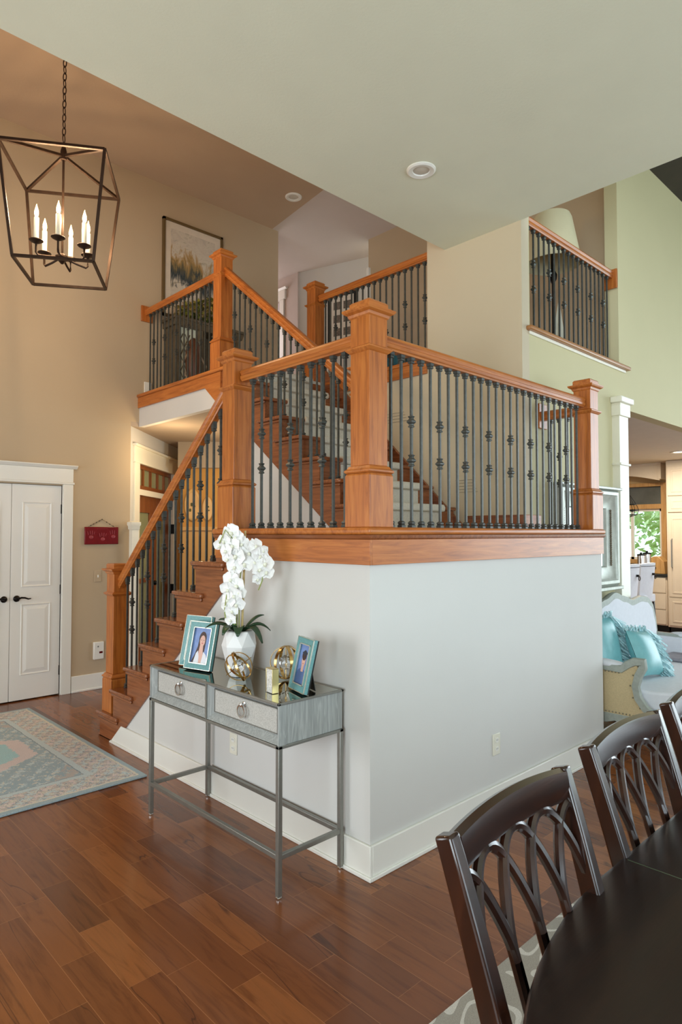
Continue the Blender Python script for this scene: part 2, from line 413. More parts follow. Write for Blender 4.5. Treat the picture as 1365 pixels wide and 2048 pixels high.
# ------------------------------------------------------------------ room shell
struct(B(-5, 10, -6.6, 9.5, -0.1, 0).build('floor', FLOORM))
def wall_with_holes(name, mat, axis, c0, c1, u0, u1, z0, z1, holes):
    """wall slab; axis = normal axis; holes (ua,ub,za,zb)"""
    mb = MB(); us = sorted({u0, u1, *[h[0] for h in holes], *[h[1] for h in holes]}); zs = sorted({z0, z1, *[h[2] for h in holes], *[h[3] for h in holes]})
    for i in range(len(us) - 1):
        for j in range(len(zs) - 1):
            uc = (us[i] + us[i + 1]) / 2; zc = (zs[j] + zs[j + 1]) / 2
            if any(h[0] < uc < h[1] and h[2] < zc < h[3] for h in holes): continue
            if axis == 'x': mb.box(c0, c1, us[i], us[i + 1], zs[j], zs[j + 1])
            else: mb.box(us[i], us[i + 1], c0, c1, zs[j], zs[j + 1])
    return struct(mb.build(name, mat, smooth=False))
# the entry wall behind the closet door, continuing upstairs
DX0, DX1, DH = -0.672, 0.238, 2.03
wall_with_holes('wall_entry', PAINT_T, 'y', YD, YD + 0.12, -5, 2.804, 0, CF, [(DX0, DX1, 0, DH), (0.938, 2.9, 0, 2.745)])
# recessed wall set at an angle in the back hall
def diag(s, d=0.0):   # along the angled wall, d out of the wall towards the stairs
    k = math.sqrt(0.5); return (0.938 + s * k + d * k, YD + s * k - d * k)
def dbox(mb, s0, s1, d0, d1, z0, z1):
    pts = [diag(s0, d0), diag(s1, d0), diag(s1, d1), diag(s0, d1)]
    return mb.prism(pts, 'z', z0, z1)
m = MB(); dbox(m, 0, 0.24, -0.12, 0, 0, 2.697); dbox(m, 1.60, 1.985, -0.12, 0, 0, 2.697); dbox(m, 0.24, 1.60, -0.12, 0, 2.33, 2.697)
struct(m.build('wall_back_hall', PAINT_L, smooth=False))
# ochre wall of the room past the hall, facing the stairs
hd = Vector((math.sin(math.radians(43.764)), math.cos(math.radians(43.764)), 0)); hr = Vector((hd.y, -hd.x, 0))
def hp(t, l): return tuple((Vector((-2.145, -2.049, 0)) + hd * t + hr * l)[:2])
struct(MB().prism([diag(1.985, 0), hp(8.05, -2.0), hp(8.05, 0.2), hp(8.2, 0.2), hp(8.2, -1.96), diag(1.985, -0.1)], 'z', 0, 2.697).build('wall_ochre', PAINT_O, smooth=False))
m = MB().prism([hp(8.0, -2.0), hp(8.0, 0.2), hp(8.05, 0.2), hp(8.05, -2.0)], 'z', 1.60, 1.645)
m.prism([hp(8.03, -2.0), hp(8.03, 0.2), hp(8.05, 0.2), hp(8.05, -2.0)], 'z', 0, 1.60)
struct(m.build('trim_1', plain('ochre_wainscot', (214, 168, 100), 0.5, var=0.02)))
struct(MB().prism([hp(7.95, -2.02), hp(7.95, 0.3), hp(8.05, 0.3), hp(8.05, -2.0)], 'z', 2.375, 2.697).build('wall_hall_header', plain('hall_header_paint', (178, 160, 138), 0.8, var=0.02), smooth=False))
# back hall ceiling = underside of the upper landing
m = MB(); m.box(XI + 0.06, 4.6, 2.76, YD + 3.5, 2.697, 2.745); m.box(0.938, XI + 0.06, YD, YD + 3.5, 2.697, 2.745); m.box(X0 + 0.1, 4.6, 1.4, 2.76, 2.697, 2.745)
struct(m.build('ceiling_back_hall', plain('back_hall_ceiling', (176, 158, 140), 0.85, var=0.02), smooth=False))
# upper floor slab: over the hall
m = MB(); m.box(XI + 0.02, 4.4, 2.62, YD + 3.5, 2.75, UP); m.box(X0 + 0.02, 3.95, YR + 0.12, 2.62, 2.75, UP)
struct(m.build('floor_upper', CARPET, smooth=False))
# band of drywall under the upper landing, tapering to the stair stringer
struct(MB().prism([(2.80, 2.697), (YD, 2.697), (YD, 2.92), (3.06, 2.92), (2.86, 2.75)], 'x', XI, XI + 0.06).build('wall_landing_band', PAINT_L, smooth=False))
# half walls of the lower landing
struct(MB().prism([(0, 0), (2.62, 0), (0.94, 1.43), (0, 1.43)], 'x', 0, 0.1).build('wall_stair_side', PAINT_L, smooth=False))
struct(B(0.1, 2.40, 0, 0.1, 0, 1.43).build('wall_landing_front', PAINT_L, smooth=False))
struct(B(2.30, 2.40, 0.1, YR, 0, 1.43).build('wall_landing_end', PAINT_L, smooth=False))
struct(B(0.0, 2.40, 0.0, YR, 1.43, LZ - 0.045).build('floor_landing', PAINT_L, smooth=False))
struct(B(0.0, X0, YR, 1.26, 1.43, LZ).build('floor_landing_back', CARPET, smooth=False))
# wall behind the upper flight (carries the gallery), and its full-height piece
struct(MB().prism([(YR, 0), (2.75, 0), (2.75, 2.93), (1.33, 2.93), (1.33, CF), (YR, CF)], 'x', X0, X0 + 0.10).build('wall_stair_back', plain('stair_back_paint', (205, 192, 166), 0.75, var=0.015, vscale=2, bmp=0.12, bscale=120), smooth=False))
# great room wall with loft opening and kitchen opening
wall_with_holes('wall_great_room', PAINT_G, 'y', YR, YR + 0.12, X0 + 0.10, 9.4, 0, 5.28, [(2.21, 3.80, 3.09, 5.28), (3.82, 9.0, 0, 2.72)])
# drywall under the upper flight
SL2 = 0.181 / 0.222
def nose2(k): return 1.02 + 0.222 * (k - 1)
struct(MB().prism([(1.26, 0), (2.55, 0), (2.55, 1.59 + (2.55 - 1.395) * SL2), (1.36, 1.59), (1.26, 1.59)], 'x', XI + 0.02, XI + 0.10).build('wall_under_stairs', PAINT_L, smooth=False))
# upstairs walls
struct(B(3.90, 4.0, YR + 0.12, 3.74, 2.75, CF).build('wall_gallery', PAINT_T, smooth=False))
struct(MB().prism([(3.933, 5.192), (4.36, 3.86), (4.5, 3.9), (4.05, 5.25)], 'z', UP, CF).build('wall_upper_hall', PAINT_L, smooth=False))
struct(B(3.905, 4.0, 5.192, 7.8, UP, CF).build('wall_bedroom', plain('lilac_shade_paint', (196, 182, 174), 0.75, var=0.02), smooth=False))
struct(B(2.70, 2.804, YD + 0.12, 7.8, UP, CF).build('wall_upper_side', PAINT_T, smooth=False))
struct(B(2.7, 4.0, 7.7, 7.8, UP, CF).build('wall_upper_end', PAINT_L, smooth=False))
# ceilings
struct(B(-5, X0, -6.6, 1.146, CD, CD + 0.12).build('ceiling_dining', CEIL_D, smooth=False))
struct(B(-5, X0, 1.03, 1.146, CD + 0.12, CF).build('wall_above_dining', PAINT_T, smooth=False))
struct(MB().prism([(-5, 1.146), (2.36, 1.146), (2.804, YD), (2.804, 4.5), (-5, 4.5)], 'z', CF, CF + 0.1).build('ceiling_foyer', CEIL_F, smooth=False))
struct(MB().prism([(2.10, YR), (4.6, YR), (4.6, 7.8), (2.70, 7.8), (2.70, 4.5), (2.804, 4.5), (2.804, YD), (2.36, 1.146), (2.10, 1.146)], 'z', CF, CF + 0.1).build('ceiling_upper_hall', CEIL_H, smooth=False))
struct(B(X0, 9.6, -6.6, YR + 0.12, 5.28, 5.4).build('ceiling_great_room', DARKCEIL, smooth=False))
# outer walls behind the camera, with window openings
wall_with_holes('wall_dining_back', PAINT_L, 'y', -6.6, -6.48, -5, 9.5, 0, 5.3, [(-1.8, 4.2, 0.4, 2.9)])
wall_with_holes('wall_windows', PAINT_L, 'x', 9.4, 9.52, -6.6, YR, 0, 5.3, [(-6.3, -0.9, 0.2, 4.4)])
wall_with_holes('wall_front', PAINT_T, 'x', -5.1, -5.0, -6.6, YD, 0, CF, [(1.6, 3.6, 0.15, 2.45), (-4.1, -1.1, 0.5, 2.7)])

# ------------------------------------------------------------------ baseboards and landing trim
def baseb(name, pts, h=0.153, t=0.016, mat=TRIM):
    """pts: outline list for a run along x or y given as boxes"""
    m = MB()
    for x0, x1, y0, y1 in pts: m.box(x0, x1, y0, y1, 0, h)
    return struct(m.build(name, mat, bevel=0.004))
m = MB().prism([(-0.016, 0), (2.684, 0), (2.505, 0.153), (-0.016, 0.153)], 'x', -0.016, 0)
m.prism([(-0.026, 0), (2.684, 0), (2.66, 0.02), (-0.026, 0.02)], 'x', -0.026, -0.016)
struct(m.build('baseboard_left', TRIM, bevel=0.004))
m = MB().box(0.0, 2.40, -0.016, 0, 0, 0.153); m.box(-0.016, 2.40, -0.026, -0.016, 0, 0.02)
struct(m.build('baseboard_front', TRIM, bevel=0.004))
m = MB().box(0.345, 0.938, YD - 0.016, YD, 0, 0.16); m.box(0.345, 0.938, YD - 0.026, YD - 0.016, 0, 0.02)
struct(m.build('baseboard_entry', TRIM, bevel=0.004))
struct(B(1.08, 1.16, YD - 0.016, YD, UP, UP + 0.15).build('baseboard_upper', TRIM, bevel=0.003))
# landing ledge with nosing and cove, then the fascia board
tr = struct(MB().prism([(-0.026, -0.026), (2.425, -0.026), (2.425, 0.17), (0.17, 0.17), (0.17, 1.292), (-0.026, 1.292)], 'z', LZ - 0.036, LZ).build('trim_2', WX, bevel=0.014, seg=3))
m = MB(); prof = [(0, 0.0), (0.016, 0.0), (0.014, -0.012), (0.006, -0.022), (0.0, -0.024)]
m.loft([[(-0.012 - a, 1.27, LZ - 0.036 + b) for a, b in prof], [(-0.012 - a, -0.012 - a, LZ - 0.036 + b) for a, b in prof], [(2.402 + a, -0.012 - a, LZ - 0.036 + b) for a, b in prof], [(2.402 + a, 0.4, LZ - 0.036 + b) for a, b in prof]])
struct(m.build('trim_3', TY))
m = MB().prism([(-0.018, 1.416), (1.26, 1.416), (1.26, LZ - 0.036), (-0.018, LZ - 0.036)], 'x', -0.018, 0.0)
struct(m.build('trim_4', WY, bevel=0.002))
m = MB().box(0.0, 2.402, -0.018, 0.0, 1.416, LZ - 0.036); m.box(2.40, 2.402, 0, 0.3, 1.416, LZ - 0.036)
struct(m.build('trim_5', WX, bevel=0.002))
# ledge return at the top of the lower flight, against the wall side and wooden base round the landing
m = MB().box(X0 - 0.014, X0, YR, 0.93, LZ, LZ + 0.11); struct(m.build('baseboard_landing', TY, bevel=0.003))
m = MB().box(X0 - 0.014, 2.33, YR - 0.014, YR, LZ, LZ + 0.11); struct(m.build('baseboard_landing_end', WX, bevel=0.003))

# ------------------------------------------------------------------ newel posts
NEW = 'cherry newel posts of the staircase'
def newel(label, cx, cy, zb, H=1.08, hb=0.082, base_h=0.255):
    t = thing('newel_post', label, 'newel post', (cx, cy, zb), NEW)
    s = hb - 0.019
    MB().sq([(hb, 0), (hb, base_h - 0.012), (hb - 0.006, base_h)], 0, 0).build('base', WZ, t, smooth=False, bevel=0.003).location = (0, 0, 0)
    MB().sq([(hb - 0.004, base_h), (hb + 0.003, base_h + 0.006), (hb + 0.003, base_h + 0.014), (s + 0.012, base_h + 0.022), (s + 0.006, base_h + 0.034), (s, base_h + 0.036)], 0, 0).build('base_molding', WX, t, smooth=False).location = (0, 0, 0)
    MB().sq([(s, base_h + 0.036), (s, H - 0.06)], 0, 0).build('shaft', WZ, t, smooth=False, bevel=0.003).location = (0, 0, 0)
    n = H - 0.245
    MB().sq([(s, n - 0.004), (s + 0.006, n), (s + 0.018, n + 0.012), (s + 0.018, n + 0.019), (s + 0.006, n + 0.026), (s, n + 0.03)], 0, 0).build('collar', WX, t, smooth=False).location = (0, 0, 0)
    c = H - 0.075
    MB().sq([(s, c - 0.006), (s + 0.006, c), (s + 0.01, c + 0.012), (s + 0.024, c + 0.02), (s + 0.030, c + 0.028), (s + 0.030, c + 0.036), (s + 0.003, c + 0.038), (s + 0.003, H - 0.008), (s - 0.004, H), (0.001, H + 0.002)], 0, 0).build('cap', WX, t, smooth=False).location = (0, 0, 0)
    return t
NC = 0.082
newel('thick cherry newel post at the outer corner of the landing above the console', NC, NC, LZ)
newel('cherry newel post where the lower flight meets the landing, above the orchid', NC, 1.187, LZ, 1.075)
newel('cherry newel post at the far end of the landing beside the white column', 2.36, NC, LZ)
newel('dark cherry newel post at the foot of the lower flight near the closet', NC, 2.785, RI, 1.13)
newel('cherry newel post at the top of the upper flight before the abstract painting', 1.10, 2.90, UP, 1.10)
newel('cherry newel post hidden behind the corner post, at the foot of the carpeted flight', 1.10, 1.09, LZ, 1.18)
newel('shadowed cherry newel post of the upstairs gallery by the framed print', 2.16, 2.82, UP, 1.07)

# ------------------------------------------------------------------ railings
SHOE = None
def mesh_of(mb, name, mat):
    o = mb.build(name, mat, smooth=False); me = o.data; bpy.data.objects.remove(o); return me
_kn = MB().sq([(0.0065, -0.031), (0.0115, -0.029), (0.0125, -0.025), (0.0085, -0.019), (0.0095, -0.013), (0.017, -0.003), (0.017, 0.003), (0.0095, 0.013), (0.0085, 0.019), (0.0125, 0.025), (0.0115, 0.029), (0.0065, 0.031)], 0, 0)
KNUCKLE = mesh_of(_kn, 'knuckle', IRON)
_sh = MB().sq([(0.0145, 0), (0.0145, 0.012), (0.0105, 0.017), (0.0135, 0.022), (0.0135, 0.027), (0.008, 0.034)], 0, 0)
SHOE = mesh_of(_sh, 'shoe', IRON)
_co = MB().sq([(0.008, -0.030), (0.0125, -0.027), (0.0125, -0.022), (0.010, -0.018), (0.0145, -0.013), (0.0145, 0.0)], 0, 0)
COLLAR = mesh_of(_co, 'collar', IRON)
_ct = MB().sq([(0.008, -0.052), (0.0125, -0.048), (0.0125, -0.041), (0.010, -0.037), (0.0135, -0.032), (0.0135, 0.022)], 0, 0)
COLLAR_RAKE = mesh_of(_ct, 'collar', IRON)
_bars = {}
def baluster(parent, x, y, z0, z1, knuckle, rake=False):
    L = round(z1 - z0, 3)
    if L not in _bars: _bars[L] = mesh_of(MB().box(-0.006, 0.006, -0.006, 0.006, 0, L), 'baluster', IRON)
    b = bpy.data.objects.new('baluster', _bars[L]); COL.objects.link(b); b.parent = parent
    b.location = Vector((x, y, z0)) - parent.location
    def sub(nm, me, z):
        o = bpy.data.objects.new(nm, me); COL.objects.link(o); o.parent = b; o.location = (0, 0, z)
    sub('shoe', SHOE, 0); sub('collar', COLLAR_RAKE if rake else COLLAR, L)
    if knuckle:
        for f in knuckle: sub('knuckle', KNUCKLE, f)
    return b
RAIL = [(-0.020, 0), (0.020, 0), (0.024, 0.008), (0.030, 0.014), (0.030, 0.030), (0.024, 0.036), (0.028, 0.044), (0.033, 0.052), (0.030, 0.062), (0.018, 0.070), (-0.018, 0.070), (-0.030, 0.062), (-0.033, 0.052), (-0.028, 0.044), (-0.024, 0.036), (-0.030, 0.030), (-0.030, 0.014), (-0.024, 0.008)]
def vprof_sweep(p0, p1, prof):
    """rail between two points with vertical end cuts"""
    a, b = Vector(p0), Vector(p1); d = b - a; d.z = 0; d.normalize(); sd = Vector((d.y, -d.x, 0))
    k = (b - a).length / math.hypot(b.x - a.x, b.y - a.y)
    return MB().loft([[tuple(p + sd * u + Vector((0, 0, w * k))) for u, w in prof] for p in (a, b)])
RG = 'iron and cherry stair railings'
def level_rail(label, p0, p1, zf, top, n, kn0, axis, rosette=None, gap=(0, 0), kz=(0.345, 0.545)):
    """p0,p1 xy of the rail ends; zf floor level; top = rail top height over zf; balusters counted from p0"""
    t = thing('stair_railing', label, 'railing', (p0[0], p0[1], zf), RG)
    zr = zf + top - 0.070
    vprof_sweep((*p0, zr), (*p1, zr), RAIL).build('handrail', WX if axis == 'x' else WY, t, smooth=False)
    for i in range(n):
        f = (gap[0] + i + 1) / (n + 1 + gap[0] + gap[1])
        x = p0[0] + (p1[0] - p0[0]) * f; y = p0[1] + (p1[1] - p0[1]) * f
        baluster(t, x, y, zf, zr, kz if (i - kn0) % 3 == 0 else None)
    if rosette:
        B(*rosette).build('rosette', WZ, t, bevel=0.004)
    return t
level_rail('level landing railing above the console table with ten iron balusters', (NC, 1.11), (NC, 0.16), LZ, 0.945, 10, 1, 'y')
level_rail('long level landing railing above the wall outlet with twenty-six balusters', (0.16, NC), (2.29, NC), LZ, 0.945, 26, 2, 'x')
level_rail('short railing from the far landing post back to the great room wall', (2.36, 0.16), (2.36, YR - 0.02), LZ, 0.90, 3, 1, 'y', (2.30, 2.42, YR - 0.022, YR, 2.36, 2.55))
level_rail('upper landing railing between entry wall and upper newel, below the painting', (1.10, YD - 0.02), (1.10, 2.965), UP, 0.935, 17, 1, 'y', (1.035, 1.165, YD - 0.022, YD, UP + 0.80, UP + 0.97))
level_rail('gallery railing upstairs above the tan stair wall', (2.16, 2.745), (2.16, 1.33), UP, 0.925, 18, 2, 'y')
level_rail('balcony railing in the loft opening above the white column', (2.215, 0.50), (3.78, 0.50), 3.12, 0.885, 18, 1, 'x', (3.775, 3.797, 0.44, 0.56, 3.84, 4.02))
# lower flight railing
t = thing('stair_railing', 'raking railing of the lower wooden flight, seen before the ochre hall', 'railing', (NC, 2.7, 0), RG)
def rail1(y): return 1.255 + (2.70 - y) * 0.872      # top of the rail
vprof_sweep((NC, 2.735, rail1(2.735) - 0.098), (NC, 1.27, rail1(1.27) - 0.098), RAIL).build('handrail', WY, t, smooth=False)
for i in range(17):
    y = 2.622 - i * 0.0789
    k = 1
    while k < 8 and 2.875 - GO * k > y: k += 1       # tread k lies between riser k and riser k+1
    zt = RI * k
    zr = rail1(y) - 0.098
    mid = (rail1(y) - 0.445)
    baluster(t, NC, y, zt, zr, (mid + 0.10 - zt, mid - 0.105 - zt) if i % 3 == 1 else None, True)
# upper flight railing
t = thing('stair_railing', 'raking railing of the carpeted upper flight', 'railing', (1.10, 1.1, LZ), RG)
def rail2(y): return 3.95 - (2.80 - y) * 0.80
vprof_sweep((1.10, 1.15, rail2(1.15) - 0.09), (1.10, 2.835, rail2(2.835) - 0.09), RAIL).build('handrail', WY, t, smooth=False)
for i in range(20):
    y = 1.21 + i * 0.079
    k = min(8, max(1, int((y - 1.05) / 0.222) + 1))
    zt = LZ + 0.181 * k
    baluster(t, 1.10, y, zt, rail2(y) - 0.09, (0.27, 0.47) if i % 3 == 1 else None, True)

# ------------------------------------------------------------------ lower flight of stairs
t = thing('stair_flight', 'lower open flight of dark cherry treads rising to the landing', 'stairs', (0, 2.8, 0))
saw = [(2.62, 0.0)]
poly = []
for k in range(1, 9):
    yr = 2.875 - GO * (k - 1)
    poly += [(yr, RI * (k - 1)), (yr, RI * k - 0.03)]
poly = [(2.875, 0)] + poly[1:] + [(1.0, LZ - 0.04), (0.94, 1.43), (2.62, 0)]
MB().prism(poly, 'x', -0.012, 0.03).build('stringer', TY, t, bevel=0.0015)
for k in range(1, 9):
    yn = 2.905 - GO * (k - 1); yb = yn - GO - 0.03
    if k < 8:
        m = MB().prism([(-0.036, yn), (0.98, yn), (0.98, yb), (0.0, yb), (0.0, yb - 0.10), (-0.036, yb - 0.10)], 'z', RI * k - 0.03, RI * k)
        m.build('tread', TX, t, bevel=0.011, seg=3)
        MB().box(-0.024, -0.012, yb - 0.085, yn - 0.02, RI * k - 0.052, RI * k - 0.03).build('cove', TY, t, bevel=0.006)
    B(0.03, 0.98, yn - 0.05, yn - 0.03, RI * (k - 1), RI * k - 0.03).build('riser', TX, t)
m = MB().box(-0.012, 0.0, 2.62, 2.90, 0, 0.02); m.build('shoe_molding', TY, t, bevel=0.006)
m = B(0.17, 0.98, 1.255, 1.292, LZ - 0.03, LZ); m.build('nosing', TX, t, bevel=0.01)

# ------------------------------------------------------------------ upper flight of stairs
t = thing('stair_flight', 'upper flight with cream carpet runner and cherry tread ends', 'stairs', (1.1, 1.0, LZ))
poly = [(1.05, LZ)]
for k in range(1, 9):
    poly += [(nose2(k) + 0.03, LZ + 0.181 * (k - 1)), (nose2(k) + 0.03, LZ + 0.181 * k - 0.03)]
poly = poly[1:] + [(2.86, UP - 0.03), (2.86, 2.75), (1.36, LZ)]
MB().prism(poly, 'x', XI - 0.005, XI + 0.03).build('stringer', TY, t, bevel=0.0015)
for k in range(1, 9):
    y = nose2(k); z = LZ + 0.181 * k
    if k < 8:
        MB().prism([(XI - 0.04, y), (X0 - 0.03, y), (X0 - 0.03, y + 0.25), (XI, y + 0.25), (XI, y + 0.33), (XI - 0.04, y + 0.33)], 'z', z - 0.03, z).build('tread', TX, t, bevel=0.011, seg=3)
        B(XI - 0.022, XI - 0.005, y + 0.02, y + 0.32, z - 0.05, z - 0.03).build('cove', TY, t, bevel=0.006)
    B(XI + 0.03, X0 - 0.03, y + 0.03, y + 0.05, z - 0.181, z - 0.03).build('riser', TX, t)
    # carpet wraps nosing and riser
    x0, x1 = 1.24, 1.90
    cp = [(y + 0.028, z - 0.181 + 0.012), (y + 0.028, z - 0.045), (y - 0.016, z - 0.040), (y - 0.022, z - 0.010), (y - 0.010, z + 0.014), (y + 0.03, z + 0.016), (y + 0.252, z + 0.016), (y + 0.252, z), (y + 0.05, z - 0.03), (y + 0.05, z - 0.181 + 0.012)]
    MB().prism(cp, 'x', x0, x1).build('carpet_runner', CARPET, t, bevel=0.010, seg=3)
MB().prism([(0.93, LZ), (1.10, LZ), (2.75, UP), (2.75, UP + 0.19), (2.66, UP + 0.19)], 'x', X0 - 0.025, X0 - 0.001).build('skirt_board', TY, t, bevel=0.003)
# fascia and ledge of the upper landing and the gallery (same detail as below)
m = MB().prism([(2.62, UP - 0.035), (YD, UP - 0.035), (YD, UP), (2.62, UP)], 'x', XI - 0.035, XI + 0.14); struct(m.build('trim_6', WY, bevel=0.012, seg=3))
m = MB().prism([(2.80, 2.73), (2.86, 2.73), (3.06, 2.895), (YD, 2.895), (YD, UP - 0.035), (2.80, UP - 0.035)], 'x', XI - 0.018, XI); struct(m.build('trim_7', WY, bevel=0.002))
m = B(X0 - 0.03, X0 + 0.14, 1.33, 2.92, UP - 0.035, UP); struct(m.build('trim_8', WY, bevel=0.012, seg=3))
m = B(X0 - 0.018, X0, 1.33, 2.92, 2.905, UP - 0.035); struct(m.build('trim_9', WY, bevel=0.002))
m = B(2.16, 3.97, YR - 0.045, YR + 0.14, 3.085, 3.12); struct(m.build('trim_10', wood('loft_sill_wood', (140, 92, 50), (170, 116, 66), (190, 138, 84), 'x'), bevel=0.012, seg=3))
m = B(2.19, 3.92, YR - 0.014, YR, 3.06, 3.085); struct(m.build('trim_11', TRIMC, bevel=0.004))
# wall art decals on the stair wall: five-line staves
def staff(label, y, z, ln, rot, n, dz):
    t = thing('wall_decal', label, 'wall decal', (X0 - 0.002, y, z))
    for i in range(n):
        o = B(-0.0015, 0.0, -ln * (0.5 + 0.06 * i), ln * (0.5 - 0.05 * i), -0.0012, 0.0012).build('staff_line', BEAD, t)
        o.location = (0, 0, (n / 2 - i) * dz); o.rotation_euler = (rot, 0, 0)
    return t
staff('thin music staff decal higher up the tan stair wall', 1.70, 2.565, 0.22, 0.0, 4, 0.026)
staff('thin music staff decal low on the tan stair wall above the skirt board', 0.965, 1.925, 0.17, 0.0, 5, 0.024)

# ------------------------------------------------------------------ closet double door in the entry wall
def panel_door(name, x0, x1, hinge_right, label_handle):
    d = B(x0 + 0.002, x1 - 0.002, YD + 0.012, YD + 0.047, 0.012, DH - 0.004).build(name, DOORP, bevel=0.002); struct(d)
    w = x1 - x0
    for z0, z1 in ((0.24, 0.90), (1.06, 1.86)):
        xa, xb = x0 + 0.095, x1 - 0.095
        m = MB()
        rr = [(0.0, 0.0), (0.012, 0.010), (0.024, 0.010), (0.05, -0.002)]
        rings = [[(xa + a, YD + 0.012 + b, z0 + a), (xb - a, YD + 0.012 + b, z0 + a), (xb - a, YD + 0.012 + b, z1 - a), (xa + a, YD + 0.012 + b, z1 - a)] for a, b in rr]
        # a raised field framed by a groove, set on the face
        rings = [[(p[0], p[1] - 0.004 if i in (0,) else p[1] - 0.0115, p[2]) for p in r] for i, r in enumerate(rings)]
        rings = [[(xa, YD + 0.012, z0), (xb, YD + 0.012, z0), (xb, YD + 0.012, z1), (xa, YD + 0.012, z1)],
                 [(xa + 0.004, YD + 0.004, z0 + 0.004), (xb - 0.004, YD + 0.004, z0 + 0.004), (xb - 0.004, YD + 0.004, z1 - 0.004), (xa + 0.004, YD + 0.004, z1 - 0.004)],
                 [(xa + 0.014, YD + 0.010, z0 + 0.014), (xb - 0.014, YD + 0.010, z0 + 0.014), (xb - 0.014, YD + 0.010, z1 - 0.014), (xa + 0.014, YD + 0.010, z1 - 0.014)],
                 [(xa + 0.022, YD + 0.010, z0 + 0.022), (xb - 0.022, YD + 0.010, z0 + 0.022), (xb - 0.022, YD + 0.010, z1 - 0.022), (xa + 0.022, YD + 0.010, z1 - 0.022)],
                 [(xa + 0.052, YD + 0.003, z0 + 0.052), (xb - 0.052, YD + 0.003, z0 + 0.052), (xb - 0.052, YD + 0.003, z1 - 0.052), (xa + 0.052, YD + 0.003, z1 - 0.052)]]
        m.loft(rings).build('door_panel', DOORP, d, smooth=False)
    xh = x0 + 0.055 if hinge_right else x1 - 0.055
    sg = 1 if hinge_right else -1
    m = MB().lathe([(0.001, 0), (0.027, 0.001), (0.03, 0.006), (0.022, 0.012), (0.012, 0.02), (0.010, 0.045), (0.001, 0.046)], n=20)
    m.xform(Matrix.Translation((xh, YD + 0.012, 0.955)) @ Matrix.Rotation(PI / 2, 4, 'X'))
    m.tube([(xh, YD - 0.032, 0.955), (xh + sg * 0.03, YD - 0.036, 0.965), (xh + sg * 0.06, YD - 0.036, 0.962), (xh + sg * 0.09, YD - 0.034, 0.950), (xh + sg * 0.115, YD - 0.032, 0.952)], 0.008, 8, (0, 1, 0), [1.1, 1.1, 1, 0.85, 0.6])
    m.build('handle', BLACKM, d)
    if hinge_right:
        for z in (0.24, 1.02, 1.80):
            B(x1 - 0.008, x1 + 0.006, YD + 0.004, YD + 0.016, z - 0.045, z + 0.045).build('hinge', BLACKM, d)
    return d
XM = (DX0 + DX1) / 2
panel_door('door_1', XM, DX1, True, '')
panel_door('door_2', DX0, XM, False, '')
struct(B(DX0 - 0.1, DX1 + 0.1, YD + 0.121, YD + 0.14, 0, DH + 0.1).build('closet_light_block', BLACK, smooth=False))  # unseen black panel set close behind the doors to stop light leaks
m = MB().box(DX1 + 0.006, DX1 + 0.10, YD - 0.02, YD, 0, DH + 0.012); m.box(DX0 - 0.10, DX0 - 0.006, YD - 0.02, YD, 0, DH + 0.012)
m.box(DX1, DX1 + 0.006, YD - 0.005, YD + 0.1, 0, DH + 0.006)
m.box(DX0 - 0.11, DX1 + 0.11, YD - 0.026, YD, DH + 0.012, DH + 0.032)
m.box(DX0 - 0.10, DX1 + 0.10, YD - 0.02, YD, DH + 0.032, DH + 0.165)
m.prism([(YD, DH + 0.165), (YD - 0.024, DH + 0.165), (YD - 0.05, DH + 0.19), (YD - 0.05, DH + 0.20), (YD, DH + 0.20)], 'x', DX0 - 0.135, DX1 + 0.135)
struct(m.build('trim_12', TRIM, bevel=0.003))
# ------------------------------------------------------------------ back hall doorway: casing, transom, wood door
m = MB(); dbox(m, 0.085, 0.245, 0, 0.022, 0, 2.335); dbox(m, 1.60, 1.80, 0, 0.022, 0, 2.335); dbox(m, 0.07, 1.82, 0, 0.022, 2.335, 2.50); dbox(m, 0.05, 1.84, 0, 0.05, 2.50, 2.525); dbox(m, 0.07, 1.82, 0, 0.03, 2.325, 2.34)
dbox(m, 0.245, 1.60, -0.10, 0.01, 1.985, 2.05)
struct(m.build('trim_13', TRIMC, bevel=0.003))
w = MB(); dbox(w, 0.245, 1.60, -0.08, -0.03, 2.05, 2.10); dbox(w, 0.245, 1.60, -0.08, -0.03, 2.285, 2.335)
for i in range(6): s = 0.245 + i * (1.355 - 0.03) / 5; dbox(w, s, s + 0.03, -0.08, -0.03, 2.10, 2.285)
win = struct(w.build('window_1', TZ)); g = MB(); dbox(g, 0.25, 1.59, -0.06, -0.055, 2.10, 2.285); g.build('pane', HALLGLASS, win)
w = MB(); dbox(w, 0.245, 0.36, -0.09, -0.045, 0, 1.985); dbox(w, 0.80, 0.94, -0.09, -0.045, 0, 1.985); dbox(w, 0.36, 0.80, -0.09, -0.045, 0, 0.3); dbox(w, 0.36, 0.80, -0.09, -0.045, 1.80, 1.985); dbox(w, 0.36, 0.80, -0.085, -0.05, 1.0, 1.05)
dr = struct(w.build('door_3', TZ, bevel=0.003)); g = MB(); dbox(g, 0.355, 0.805, -0.07, -0.065, 0.3, 1.80); g.build('pane', HALLGLASS, dr)
kx, ky = diag(0.87, 0.0); MB().ball((kx, ky, 0.98), 0.028).build('knob', BLACKM, dr)
w = MB(); dbox(w, 0.94, 1.06, -0.09, -0.045, 0, 1.985); dbox(w, 1.42, 1.60, -0.09, -0.045, 0, 1.985); dbox(w, 1.06, 1.42, -0.09, -0.045, 0, 0.3); dbox(w, 1.06, 1.42, -0.09, -0.045, 1.80, 1.985)
dr = struct(w.build('door_4', TZ, bevel=0.003)); g = MB(); dbox(g, 1.055, 1.425, -0.07, -0.065, 0.3, 1.80); g.build('pane', HALLGLASS, dr)
